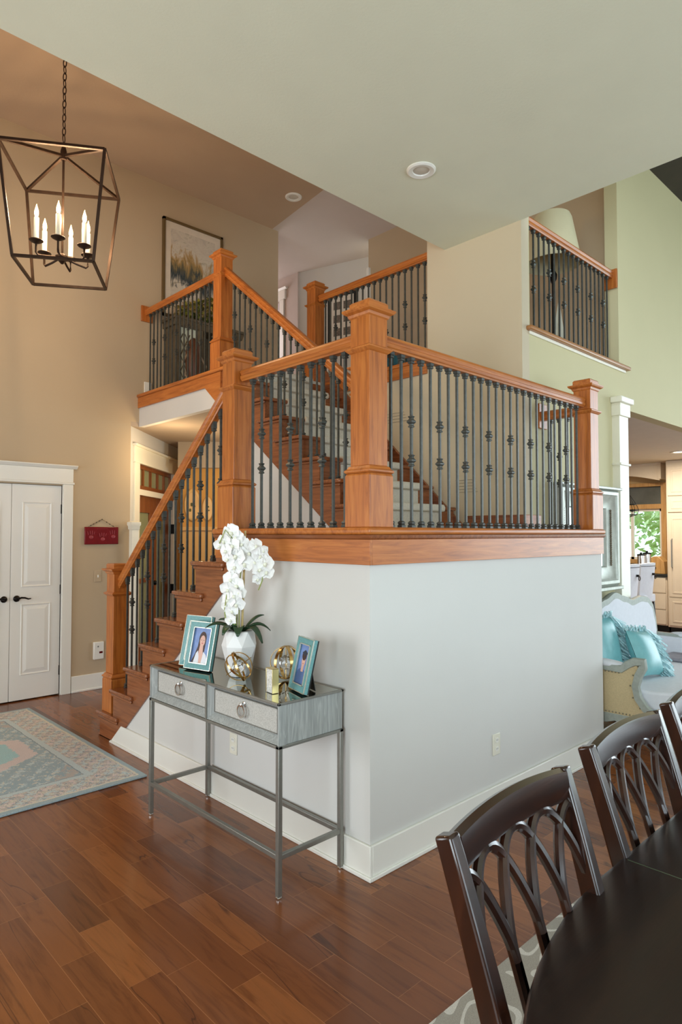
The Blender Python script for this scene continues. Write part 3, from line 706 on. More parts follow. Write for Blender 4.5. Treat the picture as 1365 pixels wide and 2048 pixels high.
for z in (0.85, 1.62):
    h = MB(); dbox(h, 1.585, 1.64, -0.03, 0.03, z - 0.06, z + 0.06); h.build('hinge', BLACKM, dr)
# half column beside the hall opening
t = thing('hall_post', 'slim white post with square cap at the back hall opening beside entry wall', 'post', (0.945, 4.30, 0))
MB().sq([(0.036, 0), (0.036, 1.60)], 0, 0).build('shaft', TRIMC, t, bevel=0.003).location = (0, 0, 0)
MB().sq([(0.046, 0), (0.046, 0.16), (0.038, 0.17)], 0, 0).build('base', TRIMC, t).location = (0, 0, 0)
MB().sq([(0.038, 1.60), (0.044, 1.61), (0.044, 1.635), (0.052, 1.65), (0.052, 1.68), (0.03, 1.69)], 0, 0).build('cap', TRIMC, t).location = (0, 0, 0)
# oval wall plates on the ochre wall
def plate(label, l, z, w, h):
    p = hp(8.03, l); t = thing('wall_plate', label, 'plaque', (p[0], p[1], z), 'oval plaques in the hall'); t.rotation_euler = (PI / 2, 0, -math.radians(43.764))
    m = MB().loft([[(w * k * math.cos(2 * PI * i / 28), h * k * math.sin(2 * PI * i / 28), zz) for i in range(28)] for k, zz in ((1.0, 0.0), (1.0, 0.02), (0.93, 0.03), (0.80, 0.03), (0.76, 0.022), (0.02, 0.020))])
    m.build('dish', plain('cream_plaque', (226, 184, 120), 0.4), t).location = (0, 0, 0)
    f = MB()
    for i in range(7): f.ball((w * 0.28 * math.cos(i * 0.9), -0.02 + h * 0.3 * math.sin(i * 1.3), 0.03), w * 0.14, 8, 6)
    f.build('painted_posy', plain('posy_green', (96, 96, 52), 0.6, var=0.4, vscale=40), t).location = (0, 0, 0)
plate('larger oval painted plaque on the ochre hall wall', -1.85, 1.92, 0.10, 0.20)
plate('smaller oval painted plaque nearer the newel post on the ochre wall', -1.66, 1.87, 0.065, 0.15)

# ------------------------------------------------------------------ things on the entry wall
t = thing('hand_plaque', 'dark red clay handprint plaque hanging by a beaded cord on entry wall', 'plaque', (0.63, YD, 1.54))
B(-0.175, 0.175, -0.022, -0.004, -0.088, 0.088).build('slab', plain('crimson_glaze', (118, 16, 24), 0.3, var=0.15, vscale=30), t, bevel=0.006).location = (0, 0, 0)
hm = plain('pink_handprint', (152, 58, 64), 0.4)
for cx, cz, n in ((-0.11, 0.02, 4), (0.01, 0.0, 4), (0.12, 0.025, 3)):
    m = MB()
    for i in range(n): m.tube([(cx + (i - 1.5) * 0.019, -0.023, cz - 0.012 + 0.006 * (i % 2)), (cx + (i - 1.5) * 0.024, -0.023, cz + 0.032 - abs(i - 1.5) * 0.006)], 0.0035, 6, (0, 1, 0))
    m.ball((cx, -0.021, cz - 0.035), 0.024, 10, 6, 1, 0.15, 0.8)
    m.build('handprint', hm, t).location = (0, 0, 0)
m = MB()
for i in range(8): m.tube([(-0.05 + i * 0.014, -0.023, 0.066 + 0.004 * (i % 2)), (-0.042 + i * 0.014, -0.023, 0.072 - 0.004 * (i % 2))], 0.0016, 5, (0, 1, 0))
m.build('lettering', hm, t).location = (0, 0, 0)
m = MB().tube([(-0.14, -0.012, 0.086), (0.005, -0.008, 0.165), (0.14, -0.012, 0.086)], 0.0022, 6, (0, 1, 0))
m.build('cord', BEAD, t).location = (0, 0, 0)
m = MB()
for f in (0.2, 0.4, 0.6, 0.8, 1.0): m.ball((-0.14 + 0.145 * f, -0.011, 0.086 + 0.079 * f), 0.006, 8, 6)
for f in (0.15, 0.4, 0.65): m.ball((0.14 - 0.135 * f, -0.011, 0.086 + 0.079 * f), 0.006, 8, 6)
m.build('beads', plain('dark_beads', (72, 62, 48), 0.4), t).location = (0, 0, 0)
t = thing('light_switch', 'tan light switch plate beside the foot newel on entry wall', 'light switch', (0.60, YD, 1.13))
B(-0.036, 0.036, -0.006, 0, -0.058, 0.058).build('cover', PAINT_T, t, bevel=0.003).location = (0, 0, 0)
B(-0.006, 0.006, -0.018, -0.006, -0.012, 0.014).build('toggle', PLAST, t, bevel=0.002).location = (0, 0, 0)
t = thing('wall_alarm', 'white wall alarm with red display low on the entry wall', 'alarm', (0.61, YD, 0.385))
B(-0.052, 0.052, -0.035, 0, -0.088, 0.088).build('housing', PLAST, t, bevel=0.008).location = (0, 0, 0)
B(0.002, 0.036, -0.037, -0.034, -0.028, -0.008).build('display', plain('red_display', (90, 16, 18), 0.2), t).location = (0, 0, 0)
B(-0.016, -0.004, -0.038, -0.034, 0.035, 0.049).build('button', plain('grey_button', (120, 120, 116), 0.4), t).location = (0, 0, 0)

def outlet(label, loc, rotz):
    t = thing('wall_outlet', label, 'outlet', loc); t.rotation_euler = (0, 0, rotz)
    B(-0.036, 0.036, -0.006, 0, -0.059, 0.059).build('cover', plain('almond_plastic', (226, 222, 206), 0.35), t, bevel=0.003).location = (0, 0, 0)
    for dz in (0.024, -0.024):
        MB().loft([[(0.016 * math.cos(2 * PI * i / 16), -0.0062 - d, dz + max(-0.0125, min(0.0125, 0.017 * math.sin(2 * PI * i / 16)))) for i in range(16)] for d in (0, 0.003)]).build('receptacle', PLAST, t).location = (0, 0, 0)
        m = MB()
        for dx in (-0.006, 0.006): m.box(dx - 0.001, dx + 0.001, -0.0098, -0.0088, dz - 0.003, dz + 0.006)
        m.build('slot', BLACK, t).location = (0, 0, 0)
outlet('duplex outlet on the front half wall right of the corner', (1.027, 0, 0.375), 0)
outlet('duplex outlet on the side wall under the console table', (0, 1.08, 0.355), -PI / 2)

# ------------------------------------------------------------------ big painting upstairs
PX0, PX1, PZ1 = 1.275, 2.045, 5.06; PZ0 = PZ1 - 1.10
t = thing('framed_painting', 'large framed abstract painting of rust and teal on the upper entry wall', 'painting', (1.66, YD, PZ0))
m = MB()
for a in ((PX0, PX0 + 0.026, PZ0, PZ1), (PX1 - 0.026, PX1, PZ0, PZ1), (PX0, PX1, PZ0, PZ0 + 0.026), (PX0, PX1, PZ1 - 0.026, PZ1)): m.box(a[0], a[1], YD - 0.035, YD - 0.002, a[2], a[3])
m.build('frame', plain('antique_gold_frame', (112, 92, 58), 0.4, 0.3), t)
B(PX0 + 0.02, PX1 - 0.02, YD - 0.016, YD - 0.004, PZ0 + 0.02, PZ1 - 0.02).build('mat_board', plain('ivory_mat', (214, 202, 184), 0.7), t)
o = B(PX0 + 0.10, PX1 - 0.10, YD - 0.019, YD - 0.016, PZ0 + 0.10, PZ1 - 0.10).build('canvas', PAINTING, t, off=(1.66, YD - 0.017, PZ0 + 0.58))

# ------------------------------------------------------------------ upper landing table with greenery, figurine
t = thing('hall_console', 'olive wooden cabinet with painted window reflection in its mirror front on the upper landing', 'cabinet', (1.65, 4.22, UP))
HX0, HX1, HY = 1.27, 2.20, 4.085; HT = 3.90
m = MB().box(HX0, HX1, HY, YD - 0.003, HT - 0.03, HT); m.prism([(HY + 0.01, HT - 0.03), (HY + 0.05, HT - 0.09), (YD - 0.003, HT - 0.09), (YD - 0.003, HT - 0.03)], 'x', HX0 + 0.02, HX1 - 0.02); m.build('top', OLIVE, t, bevel=0.004)
m = MB().box(HX0 + 0.05, HX0 + 0.10, HY + 0.05, YD - 0.01, UP, HT - 0.09); m.box(HX1 - 0.10, HX1 - 0.05, HY + 0.05, YD - 0.01, UP, HT - 0.09); m.box(HX0 + 0.10, HX1 - 0.10, YD - 0.03, YD - 0.01, UP, HT - 0.09)
m.box(1.60, 1.66, HY + 0.05, HY + 0.09, UP, HT - 0.09); m.box(HX0 + 0.10, HX1 - 0.10, HY + 0.05, YD - 0.03, UP, UP + 0.10)
m.build('carcass', OLIVE, t, bevel=0.003)
B(1.365, 1.60, HY + 0.09, HY + 0.096, UP + 0.10, HT - 0.09).build('reflection_panel', WINREFL, t)
m = MB()
for i in range(-3, 5):
    for sg in (1, -1):
        a = Vector((1.48 + i * 0.085, HY + 0.086, 3.50)); d = Vector((0.115 * sg, 0, 0.24))
        p, q = a - d, a + d
        def clip(p, q):
            pts = []
            for f in [j / 40 for j in range(41)]:
                w = p + (q - p) * f
                if 1.365 <= w.x <= 1.60 and 3.25 <= w.z <= HT - 0.10: pts.append(w)
            return (pts[0], pts[-1]) if len(pts) > 3 else None
        c = clip(p, q)
        if c: m.tube([c[0], c[1]], 0.006, 4, (0, 1, 0))
m.build('lattice', OLIVE, t)  # bars copy the window lattice reflected in the mirror
t = thing('greenery_spray', 'yellow green artificial foliage spread along the upper landing cabinet top', 'foliage', (1.8, 4.2, HT))
random.seed(3)
gm = [plain('moss_leaf', (170, 168, 74), 0.6, var=0.3, vscale=30), plain('olive_leaf', (112, 120, 58), 0.6, var=0.3, vscale=30), plain('straw_leaf', (214, 180, 120), 0.6, var=0.3, vscale=30)]
for q in range(3):
    m = MB()
    for i in range(150):
        x = random.uniform(1.38, 1.98); h = 0.10 + 0.22 * min(1, (x - 1.3) / 0.5); y = random.uniform(4.13, 4.29); z = HT + 0.01 + random.random() ** 0.8 * h
        a = random.uniform(0, 2 * PI); el = random.uniform(-0.5, 0.9); L = random.uniform(0.04, 0.075); wd = L * 0.3
        d = Vector((math.cos(a) * math.cos(el), math.sin(a) * math.cos(el), math.sin(el))); sd = d.cross(Vector((0, 0, 1))).normalized() * wd; c = Vector((x, y, z)); n = sd.cross(d).normalized() * 0.004
        c.z = max(c.z, HT + 0.06)
        m.add([c - d * L, c + sd + n, c + d * L, c - sd + n, c + n * 2.5], [(0, 1, 4), (1, 2, 4), (2, 3, 4), (3, 0, 4)])
    m.build('leaves', gm[q], t)['kind'] = 'stuff'
m = MB()
for i in range(12): x = 1.42 + i * 0.045; m.tube([(x, 4.22, HT), (x + 0.02, 4.2, HT + 0.08), (x + random.uniform(-0.05, 0.05), 4.2, HT + 0.16)], 0.003, 5)
m.build('stems', gm[1], t)
t = thing('carved_figure', 'slim brown carved figure standing before the lattice cabinet front upstairs', 'figurine', (1.45, 4.0, UP))
MB().lathe([(0.07, 0), (0.075, 0.02), (0.04, 0.05), (0.05, 0.16), (0.075, 0.26), (0.085, 0.40), (0.075, 0.50), (0.05, 0.575), (0.02, 0.615), (0.002, 0.62)], 0, 0, 20).build('torso', plain('carved_walnut', (92, 54, 34), 0.4, var=0.25, vscale=14), t).location = (0, 0, 0)
m = MB()
for sg in (1, -1): m.tube([(0.07 * sg, -0.02, 0.44), (0.14 * sg, -0.03, 0.33), (0.12 * sg, -0.04, 0.2), (0.03 * sg, -0.06, 0.10)], 0.011, 8)
m.build('pale_arm', plain('pale_carving', (150, 128, 104), 0.5), t).location = (0, 0, 0)

# ------------------------------------------------------------------ upstairs hall: bedroom door, framed print, bin
dr = struct(B(3.888, 3.904, 5.62, 6.3, UP, UP + 2.03).build('door_5', plain('lilac_white_door', (222, 214, 222), 0.4), bevel=0.002))
m = MB().box(3.88, 3.905, 5.50, 5.60, UP, UP + 2.06); m.box(3.875, 3.905, 5.46, 6.4, UP + 2.06, UP + 2.20); m.prism([(3.905, UP + 2.20), (3.87, UP + 2.20), (3.845, UP + 2.23), (3.905, UP + 2.23)], 'y', 5.42, 6.4) ; struct(m.build('trim_14', TRIM, bevel=0.003))
m = MB().box(3.86, 3.90, 3.70, 3.742, UP, UP + 2.0); struct(m.build('trim_15', TRIM, bevel=0.003))
def on_b(f, d=0.0):   # point along the upstairs hall wall
    a = Vector((3.933, 5.192)); b = Vector((4.36, 3.86)); n = Vector((b.y - a.y, -(b.x - a.x))).normalized(); p = a + (b - a) * f + n * d; return p
t = thing('framed_print', 'black framed print of small sketches behind the gallery newel', 'framed print', (*on_b(0.5), 4.3), None)
def bpan(name, f0, f1, z0, z1, d0, d1, mat):
    p = [on_b(f0, d0), on_b(f1, d0), on_b(f1, d1), on_b(f0, d1)]
    return MB().prism([tuple(q) for q in p], 'z', z0, z1).build(name, mat, t)
bpan('frame', 0.36, 0.70, 4.22, 5.02, 0.001, 0.03, BLACK); bpan('mat_board', 0.40, 0.66, 4.30, 4.94, 0.03, 0.033, plain('white_mat', (214, 208, 198), 0.7))
for i in range(3):
    for j in range(2):
        bpan('sketch', 0.43 + j * 0.115, 0.52 + j * 0.115, 4.37 + i * 0.19, 4.48 + i * 0.19, 0.033, 0.035, plain('ink_sketch', (110, 100, 92), 0.7, var=0.5, vscale=40))
t = thing('storage_bin', 'small teal box on the gallery floor behind the railing', 'box', (2.42, 1.98, UP))
B(-0.09, 0.09, -0.14, 0.14, 0, 0.20).build('body', plain('teal_fabric', (40, 96, 108), 0.8), t, bevel=0.006).location = (0, 0, 0)
B(-0.095, 0.095, -0.145, 0.145, 0.17, 0.215).build('lid', plain('teal_fabric_lid', (52, 112, 122), 0.8), t, bevel=0.004).location = (0, 0, 0)

# ------------------------------------------------------------------ loft lamp
t = thing('floor_lamp', 'floor lamp with big cream shade in the loft behind the balcony railing', 'lamp', (3.37, 0.86, UP))
MB().lathe([(0.14, 0), (0.14, 0.02), (0.03, 0.035), (0.012, 0.06), (0.012, 0.84), (0.035, 0.88), (0.04, 0.92), (0.018, 0.97), (0.012, 1.12), (0.001, 1.12)], 0, 0, 18).build('stand', BLACKM, t).location = (0, 0, 0)
MB().lathe([(0.255, 1.02), (0.175, 1.44), (0.160, 1.475), (0.150, 1.475), (0.168, 1.44), (0.248, 1.02)], 0, 0, 36, 0, False).build('lamp_shade', plain('cream_shade', (214, 206, 170), 0.8, var=0.02), t).location = (0, 0, 0)
t = thing('draped_throw', 'pale pointed throw standing in the loft behind the balusters', 'throw', (3.13, 0.68, 3.04))
m = MB().loft([[(0.11 * k * math.cos(2 * PI * i / 14) * (1 + 0.25 * math.sin(5 * 2 * PI * i / 14)), 0.05 * k * math.sin(2 * PI * i / 14), z) for i in range(14)] for k, z in ((1, 0), (0.8, 0.16), (0.5, 0.34), (0.2, 0.5), (0.05, 0.56))])
m.build('cloth', plain('pale_throw', (196, 190, 170), 0.9), t).location = (0, 0, 0)

# ------------------------------------------------------------------ recessed ceiling lights
def can(label, x, y, z, r, on=False):
    t = thing('recessed_light', label, 'ceiling light', (x, y, z))
    MB().ring((0, 0, -0.004), r, [(-0.03, 0.004), (-0.026, -0.006), (0.0, -0.010), (0.012, -0.002), (0.012, 0.004)], None, 40).build('trim_ring', TRIM, t).location = (0, 0, 0)
    MB().lathe([(r - 0.028, -0.002), (r - 0.03, -0.003), (0.001, -0.003)], 0, 0, 32).build('lamp', LAMPON if on else plain('unlit_baffle', (205, 198, 184), 0.5), t).location = (0, 0, 0)
can('unlit white recessed light in the dining room ceiling', 1.045, 0.535, CD, 0.082)
can('small unlit recessed light in the foyer ceiling above the painting', 2.50, 3.59, CF, 0.085)
can('glowing recessed light in the kitchen ceiling', 7.60, 1.20, 2.72, 0.11, True)

# ------------------------------------------------------------------ lantern chandelier
CX, CY = -0.459, 2.567
t = thing('lantern_chandelier', 'open bronze lantern chandelier with six candle lights hanging on a chain', 'chandelier', (CX, CY, 4.137))
th = 3.358
def ccorner(r, z, i): a = th + i * PI / 2; return Vector((r * math.cos(a), r * math.sin(a), z))
bar = [(-0.009, -0.009), (0.009, -0.009), (0.009, 0.009), (-0.009, 0.009)]
def cbar(nm, p, q, up=(0, 0, 1), prof=bar): MB().sweep([p, q], prof, up).build(nm, BRONZE, t).location = (0, 0, 0)
for i in range(4):
    T0, T1 = ccorner(0.469, 0, i), ccorner(0.469, 0, i + 1); B0, B1 = ccorner(0.360, -0.736, i), ccorner(0.360, -0.736, i + 1)
    cbar('top_bar', T0, T1); cbar('bottom_bar', B0, B1); cbar('corner_bar', T0, B0, (math.cos(th + i * PI / 2 + 0.785), math.sin(th + i * PI / 2 + 0.785), 0))
    cbar('brace', T0, Vector((0, 0, 0.11)))
m = MB().lathe([(0.001, 0.075), (0.020, 0.08), (0.022, 0.14), (0.014, 0.17), (0.014, 0.20), (0.001, 0.205)], 0, 0, 16); m.build('hub', BRONZE, t).location = (0, 0, 0)
MB().tube([(0, 0, 0.09), (0, 0, -0.62)], 0.008, 10, (1, 0, 0)).build('stem', BRONZE, t).location = (0, 0, 0)
MB().lathe([(0.001, -0.60), (0.02, -0.60), (0.028, -0.615), (0.05, -0.622), (0.052, -0.634), (0.03, -0.645), (0.008, -0.67), (0.001, -0.672)], 0, 0, 18).build('bottom_hub', BRONZE, t).location = (0, 0, 0)
ca = math.atan2(-hd.y, -hd.x)
for ph in (-45, 15, 76, 130, 185, 245):
    a = ca + math.radians(ph); d = Vector((math.cos(a), math.sin(a), 0)); R = 0.178; c = d * R
    MB().tube([d * 0.04 + Vector((0, 0, -0.63)), d * 0.10 + Vector((0, 0, -0.645)), d * (R - 0.012) + Vector((0, 0, -0.655)), d * R + Vector((0, 0, -0.64)), d * R + Vector((0, 0, -0.575))], 0.0075, 8, (0, 0, 1)).build('arm', BRONZE, t).location = (0, 0, 0)
    MB().lathe([(0.001, -0.580), (0.012, -0.580), (0.040, -0.566), (0.047, -0.560), (0.045, -0.556), (0.015, -0.572), (0.001, -0.572)], c.x, c.y, 20).build('drip_pan', BRONZE, t).location = (0, 0, 0)
    cd = MB().lathe([(0.001, -0.57), (0.0165, -0.57), (0.0165, -0.40), (0.012, -0.394), (0.001, -0.394)], c.x, c.y, 16).build('candle', plain('ivory_candle_sleeve', (236, 230, 208), 0.5), t); cd.location = (0, 0, 0)
    bl = MB().lathe([(0.001, -0.394), (0.010, -0.392), (0.0145, -0.37), (0.013, -0.35), (0.006, -0.325), (0.001, -0.305)], c.x, c.y, 14).build('bulb', FLAME, cd); bl.location = (0, 0, 0)
    L = bpy.data.lights.new('candle_light', 'POINT'); L.energy = 9.0; L.color = (1.0, 0.72, 0.43); L.shadow_soft_size = 0.015
    lo = bpy.data.objects.new('candle_light', L); COL.objects.link(lo); lo.location = (CX + c.x, CY + c.y, 4.137 - 0.285)
# chain of alternating links up to the ceiling canopy
z = 0.215; i = 0
while z < CF - 4.137 - 0.06:
    pts = []
    for k in range(14):
        a = 2 * PI * k / 14; pts.append(Vector((0.0125 * math.cos(a), 0, 0.030 * math.sin(a))))
    M = Rz(PI / 2 * (i % 2) + 0.6); rings = []
    for k in range(14):
        tn = (pts[(k + 1) % 14] - pts[k - 1]).normalized(); sd = Vector((0, 1, 0)); u = tn.cross(sd)
        rings.append([tuple(M @ (pts[k] + sd * 0.0036 * math.cos(b) + u * 0.0036 * math.sin(b)) + Vector((0, 0, z + 0.02))) for b in [0, PI / 3, 2 * PI / 3, PI, 4 * PI / 3, 5 * PI / 3]])
    m = MB(); o = 0; m.v = [p for r in rings for p in r]
    m.f = [(k * 6 + j, ((k + 1) % 14) * 6 + j, ((k + 1) % 14) * 6 + (j + 1) % 6, k * 6 + (j + 1) % 6) for k in range(14) for j in range(6)]
    m.build('chain_link', BRONZE, t).location = (0, 0, 0)
    z += 0.050; i += 1
MB().lathe([(0.001, CF - 4.137 - 0.05), (0.02, CF - 4.137 - 0.05), (0.065, CF - 4.137 - 0.02), (0.07, CF - 4.137), (0.001, CF - 4.137)], 0, 0, 24).build('canopy', BRONZE, t).location = (0, 0, 0)

# ------------------------------------------------------------------ foyer rug and dining rug
o = B(-0.90, 0.90, -1.107, 1.107, 0, 0.014).build('foyer_rug', foyer_rug_mat(), bevel=0.005); o.location = (-1.045, 2.943, 0.001)
tag(o, 'faded blue and taupe oriental rug on the foyer floor', 'rug')
o = B(-2.2, 2.2, -1.35, 1.35, 0, 0.012).build('dining_rug', dining_rug_mat(), bevel=0.004); o.location = (0.35, -2.08, 0.001)
tag(o, 'grey rug with white scroll pattern under the dining table', 'rug')

# ------------------------------------------------------------------ console table
CT = 0.829; CB = 0.633; AX0, AX1, AY0, AY1 = -0.408, -0.022, 0.150, 1.312
t = thing('console_table', 'grey console table with mirrored top and two drawers against the half wall', 'console table', (-0.215, 0.73, 0))
lw = 0.022
LEGS = [(AX0, AY0), (AX0, AY1 - lw), (AX1 - lw, AY0), (AX1 - lw, AY1 - lw)]
for x, y in LEGS:
    l = B(x, x + lw, y, y + lw, 0.012, CB + 0.005).build('leg', STEEL, t, bevel=0.002)
    MB().lathe([(0.001, 0), (0.012, 0), (0.013, 0.004), (0.013, 0.010), (0.009, 0.014)], x + lw / 2, y + lw / 2, 16).build('foot', CHROME, l).location = (0, 0, 0)
ZS = 0.165
for a in ((AX0 + 0.001, AX0 + lw - 0.001, AY0 + lw, AY1 - lw), (AX1 - lw + 0.001, AX1 - 0.001, AY0 + lw, AY1 - lw), (AX0 + lw, AX1 - lw, AY0 + 0.001, AY0 + lw - 0.001), (AX0 + lw, AX1 - lw, AY1 - lw + 0.001, AY1 - 0.001)):
    B(*a, ZS, ZS + 0.022).build('stretcher', STEEL, t, bevel=0.002)
for a in ((AX0, AX0 + lw, AY0, AY1), (AX1 - lw, AX1, AY0, AY1), (AX0, AX1, AY0, AY0 + lw), (AX0, AX1, AY1 - lw, AY1)):
    B(*a, CB, CB + 0.014).build('apron_rail', STEEL, t, bevel=0.002)
# cabinet box: splayed drawer surrounds on the front
m = MB().box(AX0 + 0.045, AX1 - 0.003, AY0 + 0.006, AY1 - 0.006, CB + 0.014, CT - 0.008)
m.box(AX0 + 0.002, AX0 + 0.045, AY0 + 0.002, AY0 + 0.012, CB + 0.014, CT - 0.006); m.box(AX0 + 0.002, AX0 + 0.045, AY1 - 0.012, AY1 - 0.002, CB + 0.014, CT - 0.006)
m.build('case', CERUSE, t, bevel=0.001)
ym = (AY0 + AY1) / 2
for y0, y1 in ((ym + 0.001, AY1 - 0.010), (AY0 + 0.010, ym - 0.001)):
    o1 = [(y0, CB + 0.016), (y1, CB + 0.016), (y1, CT - 0.010), (y0, CT - 0.010)]; iy, iz = 0.034, 0.036
    i1 = [(y0 + iy, CB + 0.016 + iz), (y1 - iy, CB + 0.016 + iz), (y1 - iy, CT - 0.010 - 0.022), (y0 + iy, CT - 0.010 - 0.022)]
    m = MB().loft([[(AX0 + 0.004, a, b) for a, b in o1], [(AX0 + 0.034, a, b) for a, b in i1], [(AX0 + 0.046, a, b) for a, b in i1]], True, False)
    m.build('drawer_surround', CERUSE, t, smooth=False)
    yi0, yi1, zi0, zi1 = y0 + iy, y1 - iy, CB + 0.016 + iz, CT - 0.032
    d = B(AX0 + 0.030, AX0 + 0.046, yi0 + 0.003, yi1 - 0.003, zi0 + 0.003, zi1 - 0.003).build('drawer', WOVEN, t, bevel=0.001)
    m = MB()
    for a in ((yi0, yi0 + 0.004, zi0, zi1), (yi1 - 0.004, yi1, zi0, zi1), (yi0, yi1, zi0, zi0 + 0.004), (yi0, yi1, zi1 - 0.004, zi1)): m.box(AX0 + 0.027, AX0 + 0.034, *a)
    m.build('bead_frame', STEEL, d).location = (0, 0, 0)
    yc = (yi0 + yi1) / 2; zc = (zi0 + zi1) / 2
    m = MB().lathe([(0.001, 0), (0.013, 0), (0.013, 0.004), (0.006, 0.007), (0.006, 0.018), (0.009, 0.022), (0.001, 0.026)], 0, 0, 16); m.xform(Matrix.Translation((AX0 + 0.030, yc, zc + 0.028)) @ Matrix.Rotation(-PI / 2, 4, 'Y'))
    m.ring((AX0 + 0.012, yc, zc - 0.002), 0.027, [(-0.004, -0.004), (0.004, -0.004), (0.004, 0.004), (-0.004, 0.004)], Matrix.Rotation(PI / 2, 3, 'Y') , 28)
    m.build('ring_pull', CHROME, d).location = (0, 0, 0)
m = MB()
for a in ((AX0, AX0 + 0.012, AY0, AY1), (AX1 - 0.012, AX1, AY0, AY1), (AX0, AX1, AY0, AY0 + 0.012), (AX0, AX1, AY1 - 0.012, AY1)): m.box(*a, CT - 0.010, CT)
m.build('top_frame', STEEL, t, bevel=0.0015)
B(AX0 + 0.012, AX1 - 0.012, AY0 + 0.012, AY1 - 0.012, CT - 0.009, CT - 0.0012).build('mirrored_top', MIRROR2, t)
B(AX0 + 0.001, AX0 + 0.006, ym - 0.006, ym + 0.006, CB + 0.014, CT - 0.008).build('divider', STEEL, t)

